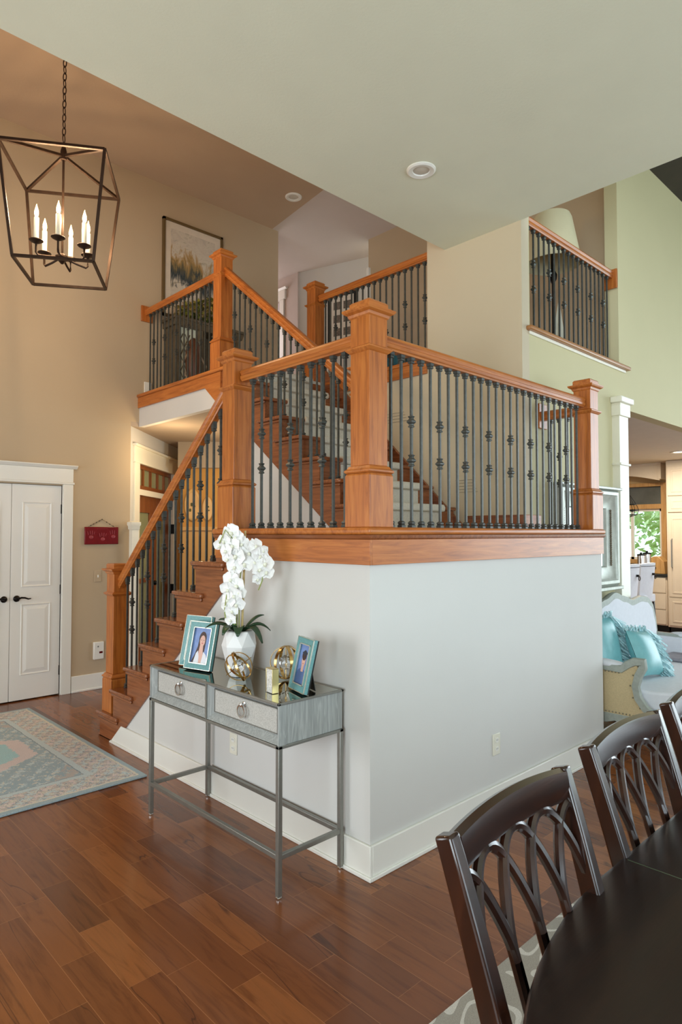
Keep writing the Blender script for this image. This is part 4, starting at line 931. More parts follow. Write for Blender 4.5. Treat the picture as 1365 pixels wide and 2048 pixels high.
# ------------------------------------------------------------------ picture frames on the console
PHB = plain('portrait_backdrop_blue', (116, 142, 196), 0.4, var=0.18, vscale=25)
SKIN = plain('portrait_skin', (222, 176, 160), 0.5); HAIR = plain('portrait_hair', (64, 38, 34), 0.5, var=0.3, vscale=60); SHIRT = plain('portrait_white_top', (226, 228, 236), 0.5)
def photo_frame(label, loc, yaw, lean, w, h, kind):
    t = thing('photo_frame', label, 'photo frame', loc, None); t.rotation_euler = (lean, 0, yaw)
    # local: x right, z up, front faces -y
    bw = 0.030
    m = MB()
    rings = [[(-w / 2 + a, y, a2), (w / 2 - a, y, a2), (w / 2 - a, y, h - a2), (-w / 2 + a, y, h - a2)] for a, a2, y in ((0, 0, 0.006), (0, 0, -0.010), (0.004, 0.004, -0.014), (bw, bw, -0.010), (bw, bw, 0.0))]
    m.loft(rings, True, False).build('border', TEAL, t, smooth=False).location = (0, 0, 0)
    m = MB()
    for a in (0.0, bw - 0.001):
        x0, x1, z0, z1 = -w / 2 + a, w / 2 - a, a, h - a; k = 0.005 if a else 0.003
        yy = -0.0125 if a else -0.0135
        m.box(x0, x0 + k, yy - 0.002, yy + 0.004, z0, z1); m.box(x1 - k, x1, yy - 0.002, yy + 0.004, z0, z1); m.box(x0, x1, yy - 0.002, yy + 0.004, z0, z0 + k); m.box(x0, x1, yy - 0.002, yy + 0.004, z1 - k, z1)
    m.build('silver_lip', SILVER, t).location = (0, 0, 0)
    m = B(-w / 2 + 0.001, w / 2 - 0.001, 0.004, 0.014, 0.0005, h - 0.001); m.build('back_board', BLACK, t).location = (0, 0, 0)
    ye = 0.012 + h * 0.24; ze = math.tan(-lean) * ye - 0.002
    e = MB().add([(-0.025, 0.0135, h * 0.62), (0.025, 0.0135, h * 0.62), (0.03, ye, ze), (-0.03, ye, ze), (-0.025, 0.0165, h * 0.62), (0.025, 0.0165, h * 0.62), (0.03, ye + 0.003, ze + 0.0008), (-0.03, ye + 0.003, ze + 0.0008)], [(0, 1, 2, 3), (4, 7, 6, 5), (0, 4, 5, 1), (1, 5, 6, 2), (2, 6, 7, 3), (3, 7, 4, 0)])
    e.build('easel', BLACK, t).location = (0, 0, 0)
    iw, ih = w - 2 * bw, h - 2 * bw
    if iw > 0:
        p = B(-iw / 2, iw / 2, -0.003, 0.0, bw, h - bw).build('photo', PHB, t); p.location = (0, 0, 0)
        def flat(nm, pts, mat, y):
            MB().prism([(-iw / 2 + u * iw, bw + v * ih) for u, v in pts], 'y', y, y + 0.0003).build(nm, mat, p).location = (0, 0, 0)
        def ell(cx, cz, rx, rz, n=24, a0=0, a1=2 * PI): return [(cx + rx * math.cos(a0 + (a1 - a0) * i / n), cz + rz * math.sin(a0 + (a1 - a0) * i / n)) for i in range(n)]
        if kind == 'girl':
            flat('hair', ell(0.52, 0.70, 0.20, 0.19), HAIR, -0.0035)
            flat('long_hair', [(0.34, 0.72), (0.72, 0.72), (0.70, 0.34), (0.60, 0.30), (0.42, 0.34), (0.32, 0.10), (0.22, 0.02), (0.04, 0.03), (0.20, 0.26), (0.30, 0.46)], HAIR, -0.0033)
            flat('neck', [(0.42, 0.52), (0.60, 0.52), (0.62, 0.36), (0.68, 0.12), (0.62, 0.01), (0.42, 0.01), (0.40, 0.36)], SKIN, -0.0038)
            flat('top', [(0.36, 0.36), (0.44, 0.20), (0.46, 0.01), (0.16, 0.01), (0.26, 0.28)], SHIRT, -0.0041)
            flat('top', [(0.66, 0.34), (0.82, 0.26), (0.98, 0.04), (0.98, 0.01), (0.60, 0.01), (0.64, 0.2)], SHIRT, -0.0041)
            flat('face', ell(0.53, 0.63, 0.145, 0.155), SKIN, -0.0044)
            for cx in (0.47, 0.60): flat('eye', ell(cx, 0.655, 0.022, 0.010, 10), HAIR, -0.0048)
            flat('mouth', ell(0.54, 0.565, 0.05, 0.016, 14), plain('portrait_lips', (196, 104, 104), 0.4), -0.0048)
            flat('nose', [(0.53, 0.64), (0.555, 0.598), (0.515, 0.598)], plain('portrait_nose', (204, 152, 138), 0.5), -0.0048)
        elif kind == 'cap':
            flat('shoulders', ell(0.45, 0.14, 0.50, 0.26), plain('navy_gown', (84, 110, 160), 0.5), -0.0035)
            flat('neck', [(0.38, 0.52), (0.60, 0.52), (0.60, 0.32), (0.38, 0.32)], SKIN, -0.0038)
            flat('face', ell(0.50, 0.60, 0.17, 0.17), SKIN, -0.0042)
            flat('hair', ell(0.50, 0.72, 0.20, 0.12), HAIR, -0.0045)
            flat('cap', [(0.26, 0.78), (0.5, 0.71), (0.80, 0.78), (0.52, 0.86)], plain('dark_cap', (44, 50, 66), 0.5), -0.0048)
            for cx in (0.44, 0.57): flat('eye', ell(cx, 0.61, 0.022, 0.010, 10), HAIR, -0.0048)
            flat('mouth', ell(0.50, 0.52, 0.05, 0.014, 14), plain('portrait_lips_soft', (190, 110, 108), 0.4), -0.0048)
    return t
LEAN = math.radians(-13)
CTZ = CT + 0.0008
photo_frame('front teal photo frame with smiling long-haired portrait, under the stair treads', (-0.296, 0.988, CTZ + 0.004), math.radians(-76), LEAN, 0.190, 0.252, 'girl')
photo_frame('teal photo frame mostly hidden behind the smiling portrait frame', (-0.272, 1.078, CTZ + 0.004), math.radians(-76), LEAN, 0.190, 0.275, 'girl')
photo_frame('teal photo frame turned sideways at the corner end of the console', (-0.212, 0.255, CTZ + 0.004), math.radians(-105), LEAN, 0.165, 0.245, 'cap')

# ------------------------------------------------------------------ orchid in faceted pot
PXY = (-0.205, 0.735)
t = thing('potted_orchid', 'white orchid with drooping sprays in a faceted white pot', 'potted plant', (*PXY, CTZ))
rings = []; n = 7
for k, (r, z, ph) in enumerate(((0.050, 0.0, 0.2), (0.060, 0.02, 0.2), (0.093, 0.155, 0.2 + PI / 7), (0.075, 0.228, 0.2))):
    rings.append([(r * math.cos(2 * PI * i / n + ph), r * math.sin(2 * PI * i / n + ph), z) for i in range(n)])
m = MB(); m.v = [p for r in rings for p in r]; m.f = [tuple(range(n))[::-1]]
m.f += [(i, (i + 1) % n, n + (i + 1) % n, n + i) for i in range(n)]
for a, b in ((1, 2), (2, 3)):
    for i in range(n):
        j = (i + 1) % n
        if a == 1: m.f += [(a * n + i, a * n + j, b * n + i), (a * n + j, b * n + j, b * n + i)]
        else: m.f += [(a * n + i, b * n + j, b * n + i), (a * n + i, a * n + j, b * n + j)]
k = len(m.v); m.v += [(x * 0.86, y * 0.86, 0.232) for x, y, z in rings[3]] + [(x * 0.82, y * 0.82, 0.20) for x, y, z in rings[3]]
m.f += [(3 * n + i, 3 * n + (i + 1) % n, k + (i + 1) % n, k + i) for i in range(n)] + [(k + i, k + (i + 1) % n, k + n + (i + 1) % n, k + n + i) for i in range(n)] + [tuple(range(k + n, k + 2 * n))]
m.build('pot', WHITEC, t, smooth=False).location = (0, 0, 0)
MB().lathe([(0.060, 0.195), (0.060, 0.213), (0.04, 0.225), (0.001, 0.228)], 0, 0, 16).build('moss', plain('dark_moss', (58, 60, 40), 0.9, var=0.4, vscale=60, bmp=0.8), t).location = (0, 0, 0)
# screen right = hr, up = z ; work in (right, toward camera, up) then convert
def loc3(r, f, z): v = hr * r - hd * f; return Vector((v.x, v.y, z))
st = MB()
for i in range(5): st.tube([loc3(0.012 + 0.003 * i, 0, 0.22 + i * 0.105), loc3(0.012 + 0.003 * (i + 1), 0, 0.22 + (i + 1) * 0.105)], 0.0062, 8, (1, 0, 0), [1, 0.95])
st.build('stake', STAKE, t).location = (0, 0, 0)
s1 = [loc3(-0.015, 0.01, 0.22), loc3(-0.01, 0.01, 0.40), loc3(0.01, 0.012, 0.56), loc3(0.03, 0.02, 0.66), loc3(0.075, 0.03, 0.67), loc3(0.115, 0.035, 0.60), loc3(0.120, 0.03, 0.49), loc3(0.10, 0.03, 0.44)]
s2 = [loc3(-0.02, 0.02, 0.22), loc3(-0.03, 0.02, 0.34), loc3(-0.02, 0.02, 0.50), loc3(-0.03, 0.03, 0.70), loc3(-0.07, 0.04, 0.75), loc3(-0.10, 0.04, 0.68)]
s3 = [loc3(0.0, 0.02, 0.22), loc3(0.0, 0.02, 0.36), loc3(-0.02, 0.03, 0.47), loc3(-0.055, 0.04, 0.46), loc3(-0.07, 0.05, 0.34), loc3(-0.065, 0.05, 0.30)]
for s in (s1, s2, s3): MB().tube(s, 0.0035, 6, (1, 0.3, 0)).build('stem', STEMG, t).location = (0, 0, 0)
def orchid_leaf(a, L, droop, wd, mat):
    d = Vector((math.cos(a), math.sin(a), 0)); sd = Vector((-d.y, d.x, 0)); m = MB(); rows = 9; vs = []
    for i in range(rows):
        f = i / (rows - 1); c = d * (0.02 + L * f) + Vector((0, 0, 0.225 + 0.05 * math.sin(f * 2.2) - droop * f * f))
        w = wd * (math.sin(PI * min(0.97, 0.12 + 0.85 * f)) ** 0.7)
        for q, hh in ((-1, 0.010), (-0.5, 0.002), (0, -0.003), (0.5, 0.002), (1, 0.010)): vs.append(tuple(c + sd * w * q + Vector((0, 0, hh * w / wd))))
    fs = [(i * 5 + j, i * 5 + j + 1, (i + 1) * 5 + j + 1, (i + 1) * 5 + j) for i in range(rows - 1) for j in range(4)]
    m.add(vs, fs); o = m.build('leaf', mat, t); o.location = (0, 0, 0); md = o.modifiers.new('thick', 'SOLIDIFY'); md.thickness = 0.002
ar = math.atan2(hr.y, hr.x)
for a, L, dr_, wd, mt in ((ar + PI + 0.1, 0.155, 0.02, 0.024, LEAF), (ar - 0.5, 0.125, 0.09, 0.028, LEAF), (ar + 0.15, 0.14, 0.04, 0.016, LEAF), (ar - 1.5, 0.09, 0.05, 0.03, LEAF), (ar - 2.2, 0.10, 0.045, 0.03, LEAF), (ar + 0.6, 0.12, -0.035, 0.012, LEAF), (ar + 2.6, 0.12, -0.01, 0.016, LEAF), (ar + PI - 0.5, 0.05, -0.08, 0.022, LEAFB)):
    orchid_leaf(a, L, dr_, wd, mt)
def petal(L, Wd, ang, lift):
    """petal grid in local xy, flower faces +z"""
    vs = []; R, Cc = 6, 5
    for i in range(R):
        f = i / (R - 1); w = Wd * (math.sin(PI * (0.08 + 0.86 * f)) ** 0.6) * (0.55 + 0.45 * math.sin(PI * f * 0.75))
        for j in range(Cc):
            q = -1 + 2 * j / (Cc - 1); x = L * f - 0.12 * L * q * q * (f > 0.5); y = w * q; z = lift * f * f * L - 0.10 * L * math.sin(PI * f) + 0.16 * w * q * q
            vs.append((x * math.cos(ang) - y * math.sin(ang), x * math.sin(ang) + y * math.cos(ang), z))
    return vs, [(i * Cc + j, i * Cc + j + 1, (i + 1) * Cc + j + 1, (i + 1) * Cc + j) for i in range(R - 1) for j in range(Cc - 1)]
fm = MB()
for L, Wd, an, lf in ((0.042, 0.033, 0.18, 0.0), (0.042, 0.033, PI - 0.18, 0.0), (0.040, 0.017, PI / 2, -0.15), (0.039, 0.016, -PI / 2 + 0.62, -0.15), (0.039, 0.016, -PI / 2 - 0.62, -0.15)):
    fm.add(*petal(L, Wd, an, lf))
fo = fm.build('flower', PETAL); FLOWER = fo.data; bpy.data.objects.remove(fo)
lm = MB().ball((0, -0.004, 0.010), 0.007, 10, 8, 1, 1.2, 1); lm.add(*petal(0.017, 0.008, -PI / 2, 0.6)); lo = lm.build('lip', LIP); LIPM = lo.data; bpy.data.objects.remove(lo)
random.seed(11)
PXM = 1289.3 / 2.87
flowers = [(-0.062, .06, .760, 1.1), (-0.100, .05, .715, .9), (-0.035, .06, .735, 1.0), (-0.125, .04, .690, .8), (-0.085, .07, .665, .9), (-0.050, .075, .690, 1.0), (-0.005, .07, .700, 1.0), (-0.030, .08, .640, 1.15), (-0.075, .07, .625, .9), (0.030, .07, .655, 1.15), (0.010, .075, .600, 1.1), (-0.040, .075, .585, 1.0), (0.062, .065, .690, .95), (0.085, .06, .640, 1.1), (0.060, .07, .610, 1.0), (0.112, .06, .600, 1.1), (0.085, .07, .570, 1.0), (0.118, .05, .555, .95), (0.075, .06, .520, .75),
           (-0.060, .07, .520, 1.0), (-0.030, .075, .490, 1.1), (-0.075, .07, .470, 1.0), (-0.040, .08, .440, 1.1), (-0.015, .075, .455, .9), (-0.070, .075, .415, .95), (-0.030, .08, .395, 1.05), (-0.085, .06, .385, .8), (-0.055, .075, .360, .85), (-0.060, .075, .315, .8), (0.100, .05, .665, .7)]
for r, f, z, sc in flowers:
    o = bpy.data.objects.new('flower', FLOWER); COL.objects.link(o); o.parent = t
    o.location = loc3(r + 0.022, f - 0.02, z - 0.022)
    fwd = (-hd + hr * (r * 4 + random.uniform(-0.35, 0.35)) + Vector((0, 0, random.uniform(-0.45, 0.15)))).normalized()
    q = fwd.to_track_quat('Z', 'Y'); o.rotation_euler = (q.to_matrix().to_4x4() @ Rz(random.uniform(-0.5, 0.5))).to_euler(); o.scale = (sc * 1.10,) * 3
    md = None
    l = bpy.data.objects.new('lip', LIPM); COL.objects.link(l); l.parent = o
MB().ball(loc3(0.005, 0.02, 0.375), 0.008, 10, 8, 1, 1, 1.3).build('bud', plain('green_bud', (84, 122, 90), 0.5), t).location = (0, 0, 0)

# ------------------------------------------------------------------ orbs and marble block
def orb(label, x, y, R, tilts, wd, rod):
    t = thing('brass_orb', label, 'ornament', (x, y, CTZ + R + wd * 0.5 + 0.001))
    for rx, rz, rr in tilts:
        M = (Matrix.Rotation(rz, 3, 'Z') @ Matrix.Rotation(rx, 3, 'X'))
        MB().ring((0, 0, 0), R * rr, [(-0.0012, -wd), (0.0012, -wd), (0.0012, wd), (-0.0012, wd)], M, 48).build('ring', BRASS, t).location = (0, 0, 0)
    bm = bmesh.new(); bmesh.ops.create_icosphere(bm, subdivisions=2, radius=R * 0.45); me = bpy.data.meshes.new('crystal_ball'); bm.to_mesh(me); bm.free(); me.materials.append(CRYSTAL)
    o = bpy.data.objects.new('crystal_ball', me); COL.objects.link(o); o.parent = t
    rv = Vector(rod).normalized() * R * 0.99
    MB().tube([-rv, rv], 0.002, 6, (0.3, 0.1, 1)).build('rod', BRASS, t).location = (0, 0, 0)
orb('open brass ring orb with crystal core before the orchid pot', -0.300, 0.605, 0.075, ((1.15, 0.9, 1.0), (0.75, 0.4, 0.96), (1.5, 2.2, 0.92)), 0.005, (0.6, -0.5, 0.55))
orb('wider banded brass orb with crystal core behind the marble block', -0.095, 0.490, 0.082, ((PI / 2, 0.2, 1.0), (PI / 2, 1.25, 0.98), (PI / 2, 2.3, 0.96)), 0.008, (0, 0, 1))
t = thing('marble_block', 'small white marble bookend block edged with gold on the mirrored top', 'bookend', (-0.300, 0.335, CTZ)); t.rotation_euler = (0, 0, math.radians(-8))
B(-0.016, 0.004, -0.027, 0.027, 0, 0.108).build('marble_face', MARBLE, t, bevel=0.001).location = (0, 0, 0)
m = MB().box(-0.018, 0.016, -0.030, -0.027, 0, 0.111); m.box(-0.018, 0.016, 0.027, 0.030, 0, 0.111); m.box(-0.018, 0.016, -0.030, 0.030, 0.108, 0.111); m.box(0.004, 0.016, -0.027, 0.027, 0, 0.108)
m.build('gold_edging', BRASS2, t, bevel=0.0008).location = (0, 0, 0)

# ------------------------------------------------------------------ dining table and chairs
t = thing('dining_table', 'dark espresso dining table with rounded end and leaf seam', 'dining table', (0.45, -1.95, 0))
def tab_out(s=1.0, off=0.0):
    pts = []; n = 72; xc0, xc1, a, hw = -0.55, 1.45, 0.98 + off, 0.602 + off
    for i in range(n):
        an = 2 * PI * i / n; ca_, sa = math.cos(an), math.sin(an)
        e = 0.86
        x = (xc1 if ca_ > 0 else xc0) + a * math.copysign(abs(ca_) ** e, ca_) if abs(ca_) > 1e-9 else (xc0 + xc1) / 2
        y = -1.955 + hw * math.copysign(abs(sa) ** 1.0, sa)
        pts.append((x, y))
    return pts
rings = []
for off, z in ((-0.06, 0.722), (-0.012, 0.724), (0.0, 0.732), (0.002, 0.744), (-0.004, 0.756), (-0.016, 0.760)):
    rings.append([(x, y, z) for x, y in tab_out(off=off)])
tp = MB().loft(rings).build('tabletop', TBL, t)
B(-0.5245, -0.5215, -2.53, -1.374, 0.7585, 0.7606).build('leaf_seam', plain('seam_highlight', (70, 78, 62), 0.3), tp).location = (0, 0, 0)
m = MB().prism([(x * 0.8 + 0.09, (y + 1.955) * 0.86 - 1.955) for x, y in tab_out()], 'z', 0.63, 0.722); m.build('apron', EX, t)
for px in (-0.25, 1.15):
    MB().lathe([(0.001, 0.0), (0.10, 0.10), (0.12, 0.16), (0.07, 0.22), (0.055, 0.32), (0.085, 0.42), (0.10, 0.52), (0.07, 0.60), (0.12, 0.632), (0.001, 0.632)], px, -1.955, 24).build('pedestal', EZ, t)
    for k in range(4):
        a = PI / 4 + k * PI / 2; d = Vector((math.cos(a), math.sin(a), 0)); c = Vector((px, -1.955, 0))
        MB().sweep([c + d * 0.06 + Vector((0, 0, 0.17)), c + d * 0.20 + Vector((0, 0, 0.13)), c + d * 0.34 + Vector((0, 0, 0.06)), c + d * 0.42 + Vector((0, 0, 0.035))], [(-0.028, -0.022), (0.028, -0.022), (0.028, 0.022), (-0.028, 0.022)], (0, 0, 1), [1.2, 1.1, 0.9, 0.9]).build('foot', EZ, t, bevel=0.004)

def back_pt(u, z):  # u across, z up
    """chair back surface: u -1..1 across, z height; concave curve and raked; local: seat towards -y"""
    hw = 0.210 + 0.026 * (z - 0.45) / 0.55
    zz = (z - 0.45) / 0.55
    y = -0.15 + 0.15 * (max(zz, 0) ** 1.2) if zz > 0 else -0.15 + 0.06 * min(1, -zz) ** 1.5
    y += 0.018 * (1 - u * u) * min(1, max(0, zz) * 1.2)
    return Vector((u * hw, y, z))
def make_chair(label):
    t = thing('dining_chair', label, 'dining chair', (0, 0, 0), 'dining chairs along the window-less side of the table')
    sq = lambda a, b: [(-a, -b), (a, -b), (a, b), (-a, b)]
    for sg in (-1, 1):
        zs = [0.002, 0.15, 0.30, 0.45, 0.55, 0.65, 0.75, 0.85, 0.93, 0.998]
        MB().sweep([back_pt(sg, z) for z in zs], sq(0.0165, 0.021), (0, 1, 0), [0.8, 0.9, 1.05, 1.15, 1.15, 1.12, 1.08, 1.02, 0.98, 0.94]).build('rear_stile', EZ, t, bevel=0.006, seg=3).location = (0, 0, 0)
    us = [-0.95 + i * 0.95 / 8 for i in range(17)]
    # crest rail, slightly arched on top
    rings = []
    for u in us:
        p = back_pt(u, 0.962); arch = 0.012 * (1 - u * u)
        rings.append([(p.x, p.y + dy, p.z + dz + (arch if dz > 0 else arch * 0.8)) for dy, dz in ((-0.016, -0.034), (0.012, -0.034), (0.020, -0.004), (0.018, 0.028), (0.004, 0.036), (-0.013, 0.032), (-0.021, 0.000))])
    MB().loft(rings).build('crest_rail', EX, t).location = (0, 0, 0)
    # interlaced arches
    pr = [(0.0125 * math.cos(q * PI / 4 + PI / 8), 0.0115 * math.sin(q * PI / 4 + PI / 8)) for q in range(8)]
    def strut(c, sg):
        pts = []
        for i in range(25):
            f = (i / 24) ** 1.8; dep = f
            k = min(1.0, dep / 0.36) ** 0.46
            u = c + sg * 0.5 * k
            if abs(u) > 0.985:
                if pts: break
                continue
            z = 0.926 + 0.010 * (1 - u * u) - dep * 0.445
            pts.append(back_pt(u, z))
        return pts
    for c in (-1, -0.5, 0, 0.5, 1):
        for sg in (-1, 1):
            if abs(c + sg * 0.2) > 1: continue
            pts = strut(c, sg)
            if c in (-1, 1): pts = pts[0:]
            MB().sweep(pts, pr, (0, 1, 0)).build('arch_strut', EZ, t).location = (0, 0, 0)
    # seat, rails and front legs
    MB().sweep([back_pt(-0.95, 0.47), back_pt(-0.4, 0.47), back_pt(0.4, 0.47), back_pt(0.95, 0.47)], sq(0.014, 0.022), (0, 0, 1)).build('lower_back_rail', EX, t).location = (0, 0, 0)
    m = MB().loft([[(-0.225, -0.17, z), (0.225, -0.17, z), (0.265, -0.63, z), (-0.265, -0.63, z)] for z in (0.40, 0.455)]); m.build('seat_frame', EX, t, bevel=0.006).location = (0, 0, 0)
    m = MB().loft([[(-0.21 * k, -0.19, z), (0.21 * k, -0.19, z), (0.25 * k, -0.62, z), (-0.25 * k, -0.62, z)] for k, z in ((1, 0.456), (1.0, 0.48), (0.9, 0.50))]); m.build('seat', plain('seat_cloth', (150, 138, 120), 0.9), t, bevel=0.012, seg=3).location = (0, 0, 0)
    for sg in (-1, 1): MB().sq([(0.017, 0.002), (0.024, 0.40)], sg * 0.235, -0.60).build('front_leg', EZ, t, bevel=0.004).location = (0, 0, 0)
    return t
def copy_tree(o, parent=None):
    c = o.copy(); COL.objects.link(c)
    if parent is not None: c.parent = parent
    for ch in list(o.children): copy_tree(ch, c)
    return c
c1 = make_chair('nearest dark dining chair with interlaced arch back, at the rounded table end')
chairs = [c1]
for lb in ('middle dark dining chair, between the rounded-end chair and the one by the settee', 'dark dining chair closest to the settee, cut off by the picture edge'):
    c = copy_tree(c1); c['label'] = lb; chairs.append(c)
for c, (x, y, rz) in zip(chairs, ((-0.940, -1.304, 0.05), (-0.280, -1.262, 0.02), (0.322, -1.250, 0.0))):
    c.location = (x, y, 0.013); c.rotation_euler = (0, 0, rz)

# ------------------------------------------------------------------ white column and large mirror on the great room wall
t = thing('square_column', 'white square column with stepped cap at the kitchen opening', 'column', (3.72, 0.40, 0))
ya = 0.372
MB().box(3.63, 3.82, ya, YR + 0.12, 0, 2.62).build('shaft', TRIMC, t, bevel=0.003)
MB().box(3.615, 3.835, ya - 0.015, YR, 2.62, 2.735).build('neck', TRIMC, t, bevel=0.004)
MB().box(3.59, 3.86, ya - 0.04, YR, 2.735, 2.79).build('cap', TRIMC, t, bevel=0.008)
MB().box(3.615, 3.835, ya - 0.015, YR, 2.175, 2.195).build('collar', TRIMC, t, bevel=0.004)
MB().box(3.615, 3.835, ya - 0.015, YR, 0, 0.20).build('base', TRIMC, t, bevel=0.004)
t = thing('wall_mirror', 'large mirror with wide aged silver frame above the settee', 'mirror', (3.08, YR, 1.10))
MX0, MX1, MZ0, MZ1 = 2.50, 3.58, 1.10, 1.95
def mbar(nm, a, b, mat=PEWTERFR): return None
o4 = [(MX0, MZ0), (MX1, MZ0), (MX1, MZ1), (MX0, MZ1)]
rings = []
for ins, y in ((0.0, YR), (0.0, YR - 0.05), (0.03, YR - 0.085), (0.055, YR - 0.085), (0.075, YR - 0.06), (0.155, YR - 0.03), (0.17, YR - 0.034), (0.18, YR - 0.012)):
    rings.append([(MX0 + ins, y, MZ0 + ins), (MX1 - ins, y, MZ0 + ins), (MX1 - ins, y, MZ1 - ins), (MX0 + ins, y, MZ1 - ins)])
MB().loft(rings, True, False).build('frame', PEWTERFR, t)
m = MB()
for i in range(26):
    zz = MZ0 + 0.19 + i * (MZ1 - MZ0 - 0.38) / 25; m.ball((MX0 + 0.115, YR - 0.046, zz), 0.011, 8, 6); m.ball((MX1 - 0.115, YR - 0.046, zz), 0.011, 8, 6)
m.build('beading', BEAD, t)
B(MX0 + 0.17, MX1 - 0.17, YR - 0.013, YR - 0.008, MZ0 + 0.17, MZ1 - 0.17).build('mirror_glass', MIRROR, t)
for za, zb in ((MZ1 - 0.012, MZ1 + 0.012), (MZ0 - 0.025, MZ0 + 0.004)): B(MX0 - 0.02, MX1 + 0.02, YR - 0.10, YR, za, zb).build('cornice', PEWTERFR, t, bevel=0.006)

# ------------------------------------------------------------------ settee
SX0, SX1 = 2.46, 4.22
t = thing('settee', 'french style settee with grey wood frame, white linen and burlap sides', 'sofa', (3.3, 0.0, 0))
def crest(x):
    f = (x - SX0) / (SX1 - SX0); f = abs(f - 0.5) * 2
    keys = [(0, 1.03), (0.22, 0.985), (0.40, 0.945), (0.62, 0.965), (0.76, 0.95), (0.88, 0.90), (0.95, 0.80), (1.0, 0.64)]
    for (a, za), (b, zb) in zip(keys, keys[1:]):
        if f <= b:
            k = (f - a) / (b - a); k = k * k * (3 - 2 * k); return za + (zb - za) * k
    return 0.64
xs = [SX0 + (SX1 - SX0) * i / 60 for i in range(61)]
MB().sweep([(x, 0.33, crest(x)) for x in xs], [(-0.028, -0.028), (0.028, -0.028), (0.034, 0.0), (0.022, 0.026), (-0.022, 0.026), (-0.034, 0.0)], (0, 1, 0)).build('crest_frame', SOFAF, t)
m = MB(); vs = []
for x in xs: vs += [(x, 0.30, 0.30), (x, 0.285, 0.45), (x, 0.28, 0.3 + (crest(x) - 0.03 - 0.3) * 0.6), (x, 0.30, crest(x) - 0.02), (x, 0.36, crest(x) - 0.02), (x, 0.36, 0.30)]
m.loft([vs[i * 6:(i + 1) * 6] for i in range(61)]); m.build('back_cushion', LINEN, t)
MB().loft([[(SX0 + 0.07, 0.30, z), (SX0 + 0.07, -0.30, z), (SX0 + 0.16, -0.46, z), (SX1 - 0.16, -0.46, z), (SX1 - 0.07, -0.30, z), (SX1 - 0.07, 0.30, z)] for z in (0.33, 0.36, 0.44, 0.465)]).build('seat_cushion', LINEN, t, bevel=0.02, seg=3)
curve = [(0.33, 0.615), (0.10, 0.612), (-0.11, 0.605), (-0.15, 0.640), (-0.20, 0.668), (-0.262, 0.672), (-0.258, 0.640), (-0.225, 0.575), (-0.205, 0.50), (-0.222, 0.42), (-0.270, 0.355), (-0.345, 0.305), (-0.42, 0.285)]
for sx, nm in ((SX0, 'arm_frame'), (SX1, 'arm_frame')):
    MB().sweep([(sx, y, z) for y, z in curve], [(-0.022, -0.02), (0.022, -0.02), (0.03, 0.0), (0.022, 0.02), (-0.022, 0.02), (-0.03, 0.0)], (1, 0, 0)).build(nm, SOFAF, t)
    MB().prism([(y, z) for y, z in curve[:-1]] + [(-0.33, 0.28), (0.33, 0.28)], 'x', sx - 0.008, sx + 0.012).build('burlap_panel', BURLAP, t)
    MB().ball((sx + 0.02, 0.03, 0.628), 0.10, 18, 10, 0.45, 1.75, 0.32).build('arm_pad', LINEN, t)
    MB().prism([(y, z) for y, z in curve[:-1]] + [(-0.33, 0.30), (0.33, 0.30)], 'x', (sx + 0.013) if sx == SX0 else sx - 0.05, (sx + 0.05) if sx == SX0 else sx - 0.009).build('inner_arm', LINEN, t)
m = MB().prism([(0.35, 0.285), (-0.36, 0.285), (-0.30, 0.245), (-0.20, 0.20), (-0.12, 0.205), (-0.06, 0.235), (0.0, 0.215), (0.10, 0.20), (0.35, 0.20)], 'x', SX0 - 0.012, SX0 + 0.02); m.build('seat_rail', SOFAF, t, bevel=0.004)
sc = []
for i in range(33):
    f = i / 32; sc.append((SX0 + (SX1 - SX0) * f, 0.225 + 0.02 * math.cos(f * 6 * PI)))
MB().prism([(SX0, 0.32), (SX1, 0.32)] + sc[::-1], 'y', -0.40, -0.365).build('seat_rail', SOFAF, t, bevel=0.004)
MB().box(SX0, SX1, 0.30, 0.35, 0.2, 0.32).build('seat_rail', SOFAF, t)
for x, y, s in ((SX0 + 0.03, -0.36, -1), (SX1 - 0.03, -0.36, -1), (SX0 + 0.03, 0.32, 1), (SX1 - 0.03, 0.32, 1), ((SX0 + SX1) / 2, -0.37, -1)):
    MB().tube([(x, y, 0.26), (x, y + s * 0.03, 0.18), (x, y + s * 0.015, 0.09), (x, y + s * 0.03, 0.002)], 0.028, 10, (1, 0, 0), [1.2, 1.0, 0.65, 0.7]).build('leg', SOFAF, t)
NAILM = mesh_of(MB().ball((0, 0, 0), 0.006, 8, 6), 'nailhead', plain('aged_nail', (140, 130, 108), 0.4, 0.5))
for y, z in [(0.10 - i * 0.024, 0.578) for i in range(9)] + [(0.10 - i * 0.024, 0.296) for i in range(17)] + [(y + 0.035, z) for y, z in curve[6:11]]:
    o = bpy.data.objects.new('nailhead', NAILM); COL.objects.link(o); o.parent = t; o.location = Vector((SX0 - 0.01, y, z)) - t.location

